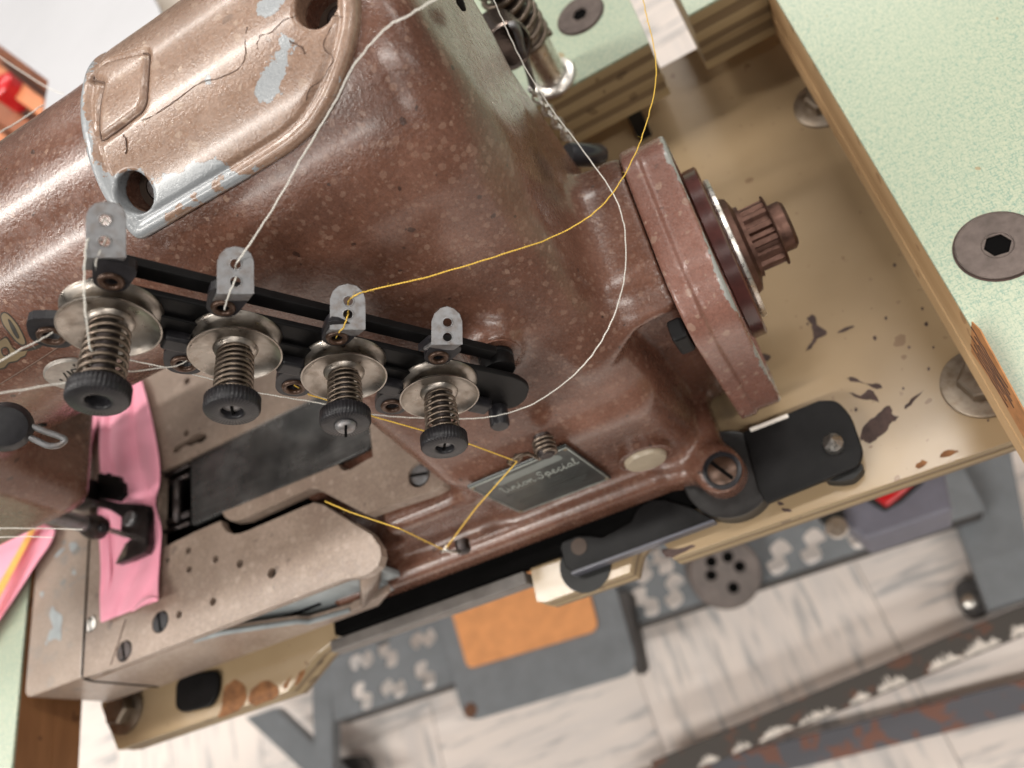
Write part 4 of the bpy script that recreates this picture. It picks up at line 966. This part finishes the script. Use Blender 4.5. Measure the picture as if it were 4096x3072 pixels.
slab('foot_toe', zv([(640, 1430), (745, 1400), (742, 1480), (660, 1512), (585, 1538)]), 70.5, 2.2, 'toe_steel', foot, .4)
lathe('foot_screw', atz(*zv([(668, 1310)])[0], 76.2), (0, 0, 1), [(0, 0), (4.2, 0), (4.2, 1.5), (3.2, 2.4), (0, 2.4)], 'tab_steel', foot, n=20)
kp = [(500, 1200), (495, 1085), (515, 1072), (535, 1085), (550, 1070), (560, 1095), (580, 1085), (605, 1090), (612, 1112), (628, 1122), (632, 1180), (600, 1215)]
slab('trimmer_knife', zv(kp), 84, 3, 'black_paint', mach, .3)
lathe('presser_bar', (*atz(*zv([(455, 1160)])[0], 84)[:2], 78), (0, 0, 1), [(0, 0), (4.4, 0), (4.4, 45), (0, 45)], 'dark_steel', mach, n=20)
slab('foot_shank', zv([(330, 1110), (430, 1090), (440, 1200), (345, 1235)]), 92, 9, 'black_paint', mach, 1.0)
# slotted take-up guide with its screw
def arm_pt(u, v, r): return Vector(atcyl(u, v, r))
sg = arm_pt(0, 1720, AR); gn = Vector((0, -.85, -.2)).normalized()
go = atd(40, 1740, 236)
m_ = (Vector((0, 0, CH)) - go).normalized()
def G(u, v): return atp(*zv([(u, v)])[0], go, m_)
wire = [G(60, 855), G(110, 872), G(200, 915), G(250, 935), G(300, 932), G(330, 908), G(310, 890), G(220, 858), G(110, 815), G(60, 810)]
wg = tube('slotted_guide', catmull(wire, 5), .95, 'tab_steel', mach, n=8)
lathe('guide_screw', G(30, 838), m_, [(0, -6), (7.2, -6), (7.2, 0), (5.5, 2.2), (0, 2.8)], 'nut_black', wg, n=32)
slab('guide_block', zv([(-60, 730), (60, 715), (135, 740), (125, 800), (-60, 800)]), 186, 10, 'black_paint', mach, 1)
# oval medallion
mp = arm_pt(305, 1497, AR); mn = Vector((0, mp.y - AY, mp.z - AZ)).normalized()
md = lathe('medallion', mp - mn * .6, mn, [(0, 0), (10.4, 0), (10.4, 1.0), (9.8, 1.5), (9.2, 1.3), (0, 1.3)], 'medal_steel', mach, n=40, hint=(1, 0, 0))
def MD(u, v): return atp(u, v, mp + mn * .72, mn)
szm = 500 / 1659.
def zm(L): return [(a * szm, 1100 + b * szm) for a, b in L]
for st in ([(845, 1300), (915, 1405)], [(890, 1275), (1020, 1365)], [(890, 1275), (960, 1345), (985, 1320)], [(945, 1260), (1000, 1345)], [(945, 1260), (1010, 1245), (1045, 1275), (1010, 1305), (975, 1300)], [(790, 1385), (830, 1400)], [(965, 1195), (985, 1190), (990, 1210)]):
    tube('medal_letter', [MD(*p) for p in zm(st)], .32, 'decal_black', md, n=5)
# gold script decal on the arm (its visible tail)
def decal(px, mat, lift, name, parent):
    p = [arm_pt(u, v, AR + lift) for u, v in zm(px)]; v = p; 
    c = sum(p, Vector()) / len(p); cc = Vector((c.x, c.y, c.z)); rr = math.hypot(cc.y - AY, cc.z - AZ); k = (AR + lift) / rr
    cc = Vector((cc.x, AY + (cc.y - AY) * k, AZ + (cc.z - AZ) * k))
    return mk(name, p + [cc], [(i, (i + 1) % len(p), len(p)) for i in range(len(p))], mat, parent, thick=.05)
def spl(L, n=5): return [(p.x, p.y) for p in catmull([(a, b, 0) for a, b in L], n, True)]
lt = spl([(5, 560), (20, 500), (90, 500), (180, 580), (260, 690), (330, 830), (350, 910), (290, 940), (200, 880), (120, 780), (40, 670)])
d0 = decal(lt, 'decal_black', .06, 'script_decal', mach)
decal(spl([(20, 570), (35, 515), (90, 515), (175, 595), (250, 700), (315, 830), (330, 905), (285, 920), (210, 865), (130, 765), (55, 665)]), 'gold', .12, 'script_fill', d0)
decal(spl([(105, 600), (130, 600), (200, 700), (250, 820), (225, 840), (160, 740)]), 'decal_black', .18, 'script_counter', d0)
lo_ = spl([(-150, 900), (0, 860), (90, 820), (180, 960), (260, 1000), (370, 985), (520, 920), (580, 900), (540, 960), (440, 1000), (370, 1000), (340, 1080), (280, 1105), (230, 1150), (120, 1180), (70, 1240), (0, 1260), (-150, 1300)])
d1 = decal(lo_, 'decal_black', .06, 'script_decal', mach)
decal(spl([(-150, 920), (0, 875), (85, 840), (170, 970), (255, 1015), (370, 1000), (360, 1010), (330, 1065), (275, 1090), (220, 1135), (115, 1160), (60, 1220), (0, 1240), (-150, 1280)]), 'gold', .12, 'script_fill', d1)
decal(spl([(10, 1000), (40, 960), (90, 960), (130, 1030), (90, 1080), (40, 1070)]), 'decal_black', .18, 'script_counter', d1)
decal(spl([(30, 1005), (50, 975), (85, 975), (112, 1030), (85, 1062), (48, 1055)]), 'body_paint', .24, 'script_counter', d1)
seam_p = [arm_pt(u, v, AR + .02) for u, v in zm([(-100, 1510), (0, 1450), (450, 1170), (900, 880)])]
tube('casting_line', seam_p, .25, 'crack_dark', mach, n=5)

# ---------------- lever, chain and hook at the back of the machine
cup = aty(2025, 175, 300)
lathe('lever_cup', cup, (Vector((0, 0, CH)) - cup).normalized() * .35 + Vector((.25, -.9, .1)), [(9.5, -16), (10.5, -16), (10.5, 4), (9.6, 5), (8.6, 4), (8.6, -14), (0, -14)], 'bronze', mach, n=36)
hk = [aty(u, v, 296) for u, v in [(2040, 105), (2055, 100), (2072, 130), (2085, 190), (2105, 250), (2125, 320), (2130, 350), (2118, 365)]]
tube('lift_hook', catmull(hk, 5), 1.7, 'tab_steel', mach, n=8)
chain = empty('lift_chain', aty(2290, 570, 297), 'small steel chain hanging from the hook behind the machine', 'chain')
ca, cb = aty(2122, 350, 296), aty(2295, 575, 296); nlk = 9
for k in range(nlk):
    c = ca.lerp(cb, (k + .5) / nlk); d = (cb - ca).normalized(); _, a, b = frame_of(d, (0, 1, 0)); s = a if k % 2 else b; hl = (cb - ca).length / nlk * .72
    tube('chain_link', [c + d * hl * math.cos(t) * .95 + s * 2.4 * math.sin(t) for t in np.linspace(0, 2 * math.pi, 17)[:-1]], .75, 'bright_steel', chain, n=6, closed=True)
kb = aty(2372, 622, 272)
lathe('rear_knob', kb, (.5, .1, -.55), [(0, -14), (5.2, -14), (5.6, -12), (5.6, 3), (4.6, 5.4), (2, 6.6), (0, 6.8)], 'knob_gloss', mach, n=32)
bk = [aty(u, v, 225) for u, v in [(1820, -20), (1850, -10), (1868, 45), (1850, 50), (1828, 20)]]
prism('rear_clip', [bk], (0, 6, 0), 'black_paint', mach, bevel=.5)
hb_ = atz(2545, 470, 13)
box('hanger_bar', hb_.x - 4, hb_.x + 4, YB + 4, YB + 12, .2, ZB - .1, 'black_paint', table, bevel=.5)

# ================================================================== pink fabric under the foot
def sheet(name, left, right, zf, mat, n=14, sub=2, th=.7, **k):
    lf = catmull([(a, b, 0) for a, b in left], 5); rt = catmull([(a, b, 0) for a, b in right], 5); m = min(len(lf), len(rt)); v = []; f = []
    for j in range(m):
        for i in range(n + 1):
            s = i / n; p = lf[j].lerp(rt[j], s); v.append(atz(p.x, p.y, zf(s, j / (m - 1))))
    for j in range(m - 1):
        for i in range(n): q = j * (n + 1) + i; f.append((q, q + 1, q + n + 2, q + n + 1))
    return mk(name, v, f, mat, k.get('parent'), smooth='all', thick=th, sub=1, at=v[0] if not k.get('parent') else None)
def pink():
    m, nt, b = new_mat('pink_cloth'); co = tex_co(nt)
    nt.links.new(ramp(nt, noise(nt, co, 40, 3), [(.3, (.93, .33, .45)), (.7, (.96, .39, .51))]), b.inputs['Base Color'])
    setb(b, rough=.6); b.inputs['Sheen Weight'].default_value = .3; bump(nt, b, noise(nt, co, 1800, 2), .1, .0002); M['pink_cloth'] = m
pink()
plain('stitch_orange', (.85, .42, .09), .7, .2, 600)
cl = sheet('pink_fabric', [(395, 1500), (400, 1650), (396, 1800), (402, 1950), (390, 2050), (396, 2150), (402, 2280), (398, 2390), (402, 2492)],
           [(560, 1500), (600, 1640), (636, 1820), (640, 1930), (622, 2010), (646, 2110), (641, 2230), (634, 2330), (634, 2402)],
           lambda s, t: 67.4 + 3.4 * abs(math.sin(s * 7.0 + 1.8 * math.sin(t * 7))) * (1 - .45 * t) + .35 * math.sin(s * 11 + t * 13) + (7.5 * max(0, s - .55) ** 1.2 * max(0, t - .72) * 5) + 3 * max(0, s - .82), 'pink_cloth', n=20)
tag(cl, 'pink fabric strip lying under the presser foot on the bed', 'fabric')
cs = sheet('folded_edge', [(292, 1560), (296, 1650), (312, 1760), (328, 1880), (338, 1990)], [(420, 1560), (410, 1650), (372, 1760), (352, 1880), (345, 1990)], lambda s, t: 70 + 3 * math.sin(s * 3.1), 'pink_cloth', n=8, parent=cl)
curl = sheet('folded_edge', [(528, 2448), (545, 2420), (575, 2392), (610, 2382)], [(560, 2428), (590, 2412), (615, 2402), (634, 2398)], lambda s, t: 70.5 + 3.5 * math.sin(s * 2.6), 'pink_cloth', n=8, parent=cl)
seamc = sheet('hem', [(412, 2060), (416, 2150), (424, 2280), (420, 2390), (424, 2482)], [(436, 2060), (438, 2150), (446, 2280), (442, 2390), (446, 2472)], lambda s, t: 68.6 + .5 * math.sin(s * 3), 'pink_cloth', n=4, parent=cl)
c2 = sheet('pink_fabric', [(136, 2078), (100, 2100), (40, 2132), (-60, 2180), (-180, 2230)], [(222, 2118), (205, 2170), (150, 2250), (60, 2390), (-80, 2600)], lambda s, t: 71 + 4.0 * math.sin(min(1, s * 1.25) * 3.0) * (.4 + t), 'pink_cloth', n=16)
tag(c2, 'pink fabric with an orange stitched band over the end of the bed', 'fabric')
sheet('stitched_band', [(138, 2085), (112, 2130), (72, 2200), (10, 2310), (-80, 2470)], [(156, 2090), (132, 2140), (92, 2215), (32, 2330), (-55, 2490)], lambda s, t: 76.4 + .3 * math.sin(s * 3) + 1.4 * t, 'stitch_orange', n=4, parent=c2, th=.4)

# ================================================================== threads
def resample(p, step):
    out = [p[0]]; acc = 0.0
    for a, b in zip(p, p[1:]):
        d = (b - a).length
        while acc + d >= step:
            t = (step - acc) / d; a = a.lerp(b, t); out.append(a); d = (b - a).length; acc = 0.0
        acc += d
    return out
def two_ply(p, r, mat, org):                     # two twisted strands with a few loose fibres
    p = resample(p, .3); V = []; F = []
    for k in (0, 1):
        q = []
        for i, c in enumerate(p):
            t = (p[min(len(p) - 1, i + 1)] - p[max(0, i - 1)]).normalized(); _, a, b = frame_of(t); th = i * .3 / 1.7 * 2 * math.pi + k * math.pi
            q.append(c + (a * math.cos(th) + b * math.sin(th)) * r * .48)
        V, F = join_vf((V, F), tube_vf(q, r * .62, 5))
    for _ in range(int(len(p) * .05)):
        c = random.choice(p); d = Vector((random.gauss(0, 1), random.gauss(0, 1), random.gauss(0, 1))).normalized(); e = Vector((random.gauss(0, 1), random.gauss(0, 1), random.gauss(0, 1))).normalized()
        V, F = join_vf((V, F), tube_vf([c, c + d * .5 + e * .2, c + d * 1.0 + e * .7], .035, 3))
    return mk('thread', V, F, mat, None, smooth='all', at=org)
def thread(pts, mat, label, r=.24, wob=.22):
    p = catmull(pts, 8); org = Vector(pts[0])
    p = [q + Vector((random.gauss(0, wob * .3), random.gauss(0, wob * .3), random.gauss(0, wob * .3))) for q in p]
    o = two_ply(catmull(p, 3), r, mat, org); tag(o, label, 'thread', 'sewing threads'); return o
def D(L): return [atd(u, v, d) for u, v, d in L]
t1 = D([(421, 872, 208), (395, 905, 205), (352, 960, 203), (338, 1050, 201), (338, 1180, 200), (348, 1300, 201), (368, 1405, 214), (440, 1425, 235), (505, 1437, 246), (680, 1475, 254), (850, 1518, 261), (1010, 1565, 269), (1160, 1593, 274), (1310, 1617, 280), (1440, 1650, 285), (1600, 1668, 291), (1780, 1673, 293), (1960, 1667, 291), (2130, 1615, 285), (2300, 1495, 292), (2420, 1340, 288), (2490, 1150, 284), (2502, 960, 280), (2465, 800, 280), (2360, 640, 288), (2210, 440, 292), (2100, 270, 292), (2010, 80, 290), (1950, -60, 290)])
thread(t1, 'white_thread', 'white thread looping in a wide arc round the pillar and past the chain')
thread(D([(747, 1443, 243), (690, 1466, 239), (480, 1492, 226), (290, 1527, 212), (0, 1572, 201), (-80, 1585, 199)]), 'white_thread', 'white thread running left from the second eyelet past the medallion')
thread(D([(211, 1329, 224), (168, 1356, 219), (80, 1400, 214), (-80, 1490, 209)]), 'white_thread', 'short white thread leaving the outermost eyelet over the gold lettering')
thread(D([(896, 1238, 227), (912, 1185, 220), (942, 1118, 219), (944, 1095, 224), (943, 1060, 222), (962, 1030, 216), (1010, 960, 214), (1100, 820, 217), (1200, 645, 213), (1300, 475, 216), (1350, 390, 211), (1415, 262, 206), (1534, 122, 199), (1642, 57, 195), (1737, 0, 192), (1840, -60, 190)]), 'white_thread', 'white thread rising from the second tab along the arm cover')
thread(D([(421, 878, 209), (443, 910, 211), (420, 965, 206), (398, 1010, 205), (382, 1055, 207), (395, 1085, 211), (425, 1105, 215), (432, 1120, 218)]), 'white_thread', 'short white thread through the holes of the tallest tab', wob=.08)
ye = [(1336, 1366, 252), (1350, 1338, 244), (1375, 1305, 240), (1390, 1262, 240), (1394, 1232, 246), (1394, 1206, 243), (1420, 1182, 237), (1490, 1158, 238), (1700, 1110, 237), (2000, 1020, 239), (2250, 930, 248), (2420, 810, 254), (2530, 640, 264), (2590, 480, 275), (2622, 330, 287), (2618, 200, 297), (2585, 60, 307), (2560, -60, 316)]
thread(D(ye), 'yellow_thread', 'yellow thread curving from the third tab across the pillar to the back', r=.23)
eb = L(61.4, -17, -4)
pts = [eb + TN * .5] + D([(1240, 1580, 275), (1310, 1600, 276), (1500, 1668, 281), (1720, 1730, 285), (1880, 1777, 289)]) + [loop + Vector((.5, -.4, -1.5)), loop + Vector((-1, -.6, -2.5))] + [loop.lerp(lp2, .5) + Vector((0, -1, 0)), lp2 + Vector((0, -2.6, -.4))] + [atd(1600, 2115, 314), atd(1400, 2048, 328), atd(1300, 2005, 344)]
def thread_lin(pts, mat, label, r=.28):
    q = []
    for a, b in zip(pts, pts[1:]): q += [a.lerp(b, t / 6) for t in range(6)]
    q.append(pts[-1]); o = two_ply(q, r, mat, pts[0]); tag(o, label, 'thread', 'sewing threads')
thread_lin(pts, 'yellow_thread', 'taut yellow thread through the wire loop above the nameplate down into the bed')
thread_lin(D([(-60, 2112, 330), (200, 2114, 328), (330, 2118, 326)]), 'white_thread', 'upper of two thin white threads by the needle clamp', .2)
thread_lin(D([(-60, 2150, 326), (120, 2146, 324), (215, 2150, 322)]), 'white_thread', 'lower of two thin white threads by the needle clamp', .2)
thread(D([(-40, 200, 420), (60, 268, 420), (180, 345, 416), (255, 376, 410)]), 'white_thread', 'white thread crossing the wooden crate towards the white sheet', .3)
thread(D([(-40, 552, 330), (60, 495, 340), (172, 420, 352)]), 'white_thread', 'white thread over the wooden crate next to the arm', .3)

# ================================================================== things standing on the table behind the arm
def on_t(px, z): return [atz(u, v, z) for u, v in px]
wl = round_poly(on_t([(-120, -200), (560, -120), (650, 60), (590, 190), (300, 420), (172, 445), (190, 322), (-120, 95)], 110), [0, 30, 26, 20, 0, 0, 0, 0], 8)
sheetw = prism('plastic_sheet', [wl], (0, 0, -3), 'white_plastic', None, bevel=1.2, at=(*atz(300, 150, 110)[:2], ZT))
tag(sheetw, 'white plastic sheet with a rounded corner behind the arm', 'plastic sheet')
box_b = atz(300, 120, 66)
ct = round_poly(on_t([(560, -160), (800, -120), (775, 40), (700, 110), (600, 160), (560, 60)], 88), 26, 8)
tag(prism('plastic_tub', [ct], (0, 0, -21.5), 'cream_white', None, bevel=3, at=(*atz(680, 20, 66)[:2], ZT)), 'cream plastic tub half hidden beneath the white sheet', 'tub')
crate = empty('wooden_crate', (*atz(60, 400, 66)[:2], ZT), 'orange brown wooden crate with slats behind the arm', 'crate')
for k, (a, b, c, d) in enumerate([((-120, 60), (200, 300), (190, 370), (-120, 130)), ((-120, 165), (175, 395), (165, 470), (-120, 265)), ((-120, 310), (170, 520), (140, 590), (-120, 420)), ((-120, 450), (110, 600), (60, 650), (-120, 540))]):
    prism('slat', [on_t([a, b, c, d], 86 + (k % 2) * 9)], (0, 0, -12), ('chair_wood', 'slat_dark')[k % 2 == 0], crate, bevel=1.5)
prism('crate_floor', [on_t([(-200, -60), (260, 280), (140, 700), (-200, 700)], 68)], (0, 0, -1.5), 'slat_dark', crate)
rc = atz(4, 338, 104)
tag(lathe('thread_spool', rc, (0, 0, 1), [(0, -20), (12, -20), (12, 0), (9, 2), (0, 2)], 'red_plastic', None, n=24, at=(rc.x, rc.y, rc.z - 20)), 'bright red spool in the wooden crate', 'spool')
# grey worn places on the end cover
def worn(px, z, mat='primer_grey', parent=None):
    p = catmull(on_t(px, z), 3, True); p = [q + Vector((random.uniform(-.3, .3), random.uniform(-.3, .3), 0)) for q in p]
    prism('worn_patch', [p], (0, 0, .1), mat, parent)
ec = [o for o in mach.children if o.name.startswith('end_cover')][0]
for L_ in ([(330, 640), (350, 660), (395, 700), (390, 760), (385, 850), (340, 840), (300, 860), (310, 800), (335, 770), (315, 700)], [(345, 320), (380, 280), (410, 270), (370, 320)], [(440, 240), (480, 235), (490, 260), (450, 290)], [(455, 430), (475, 405), (480, 440)], [(250, 560), (275, 540), (270, 580)], [(285, 870), (300, 850), (295, 890)]):
    worn(z7(L_), ZP + .5, 'primer_grey', ec)
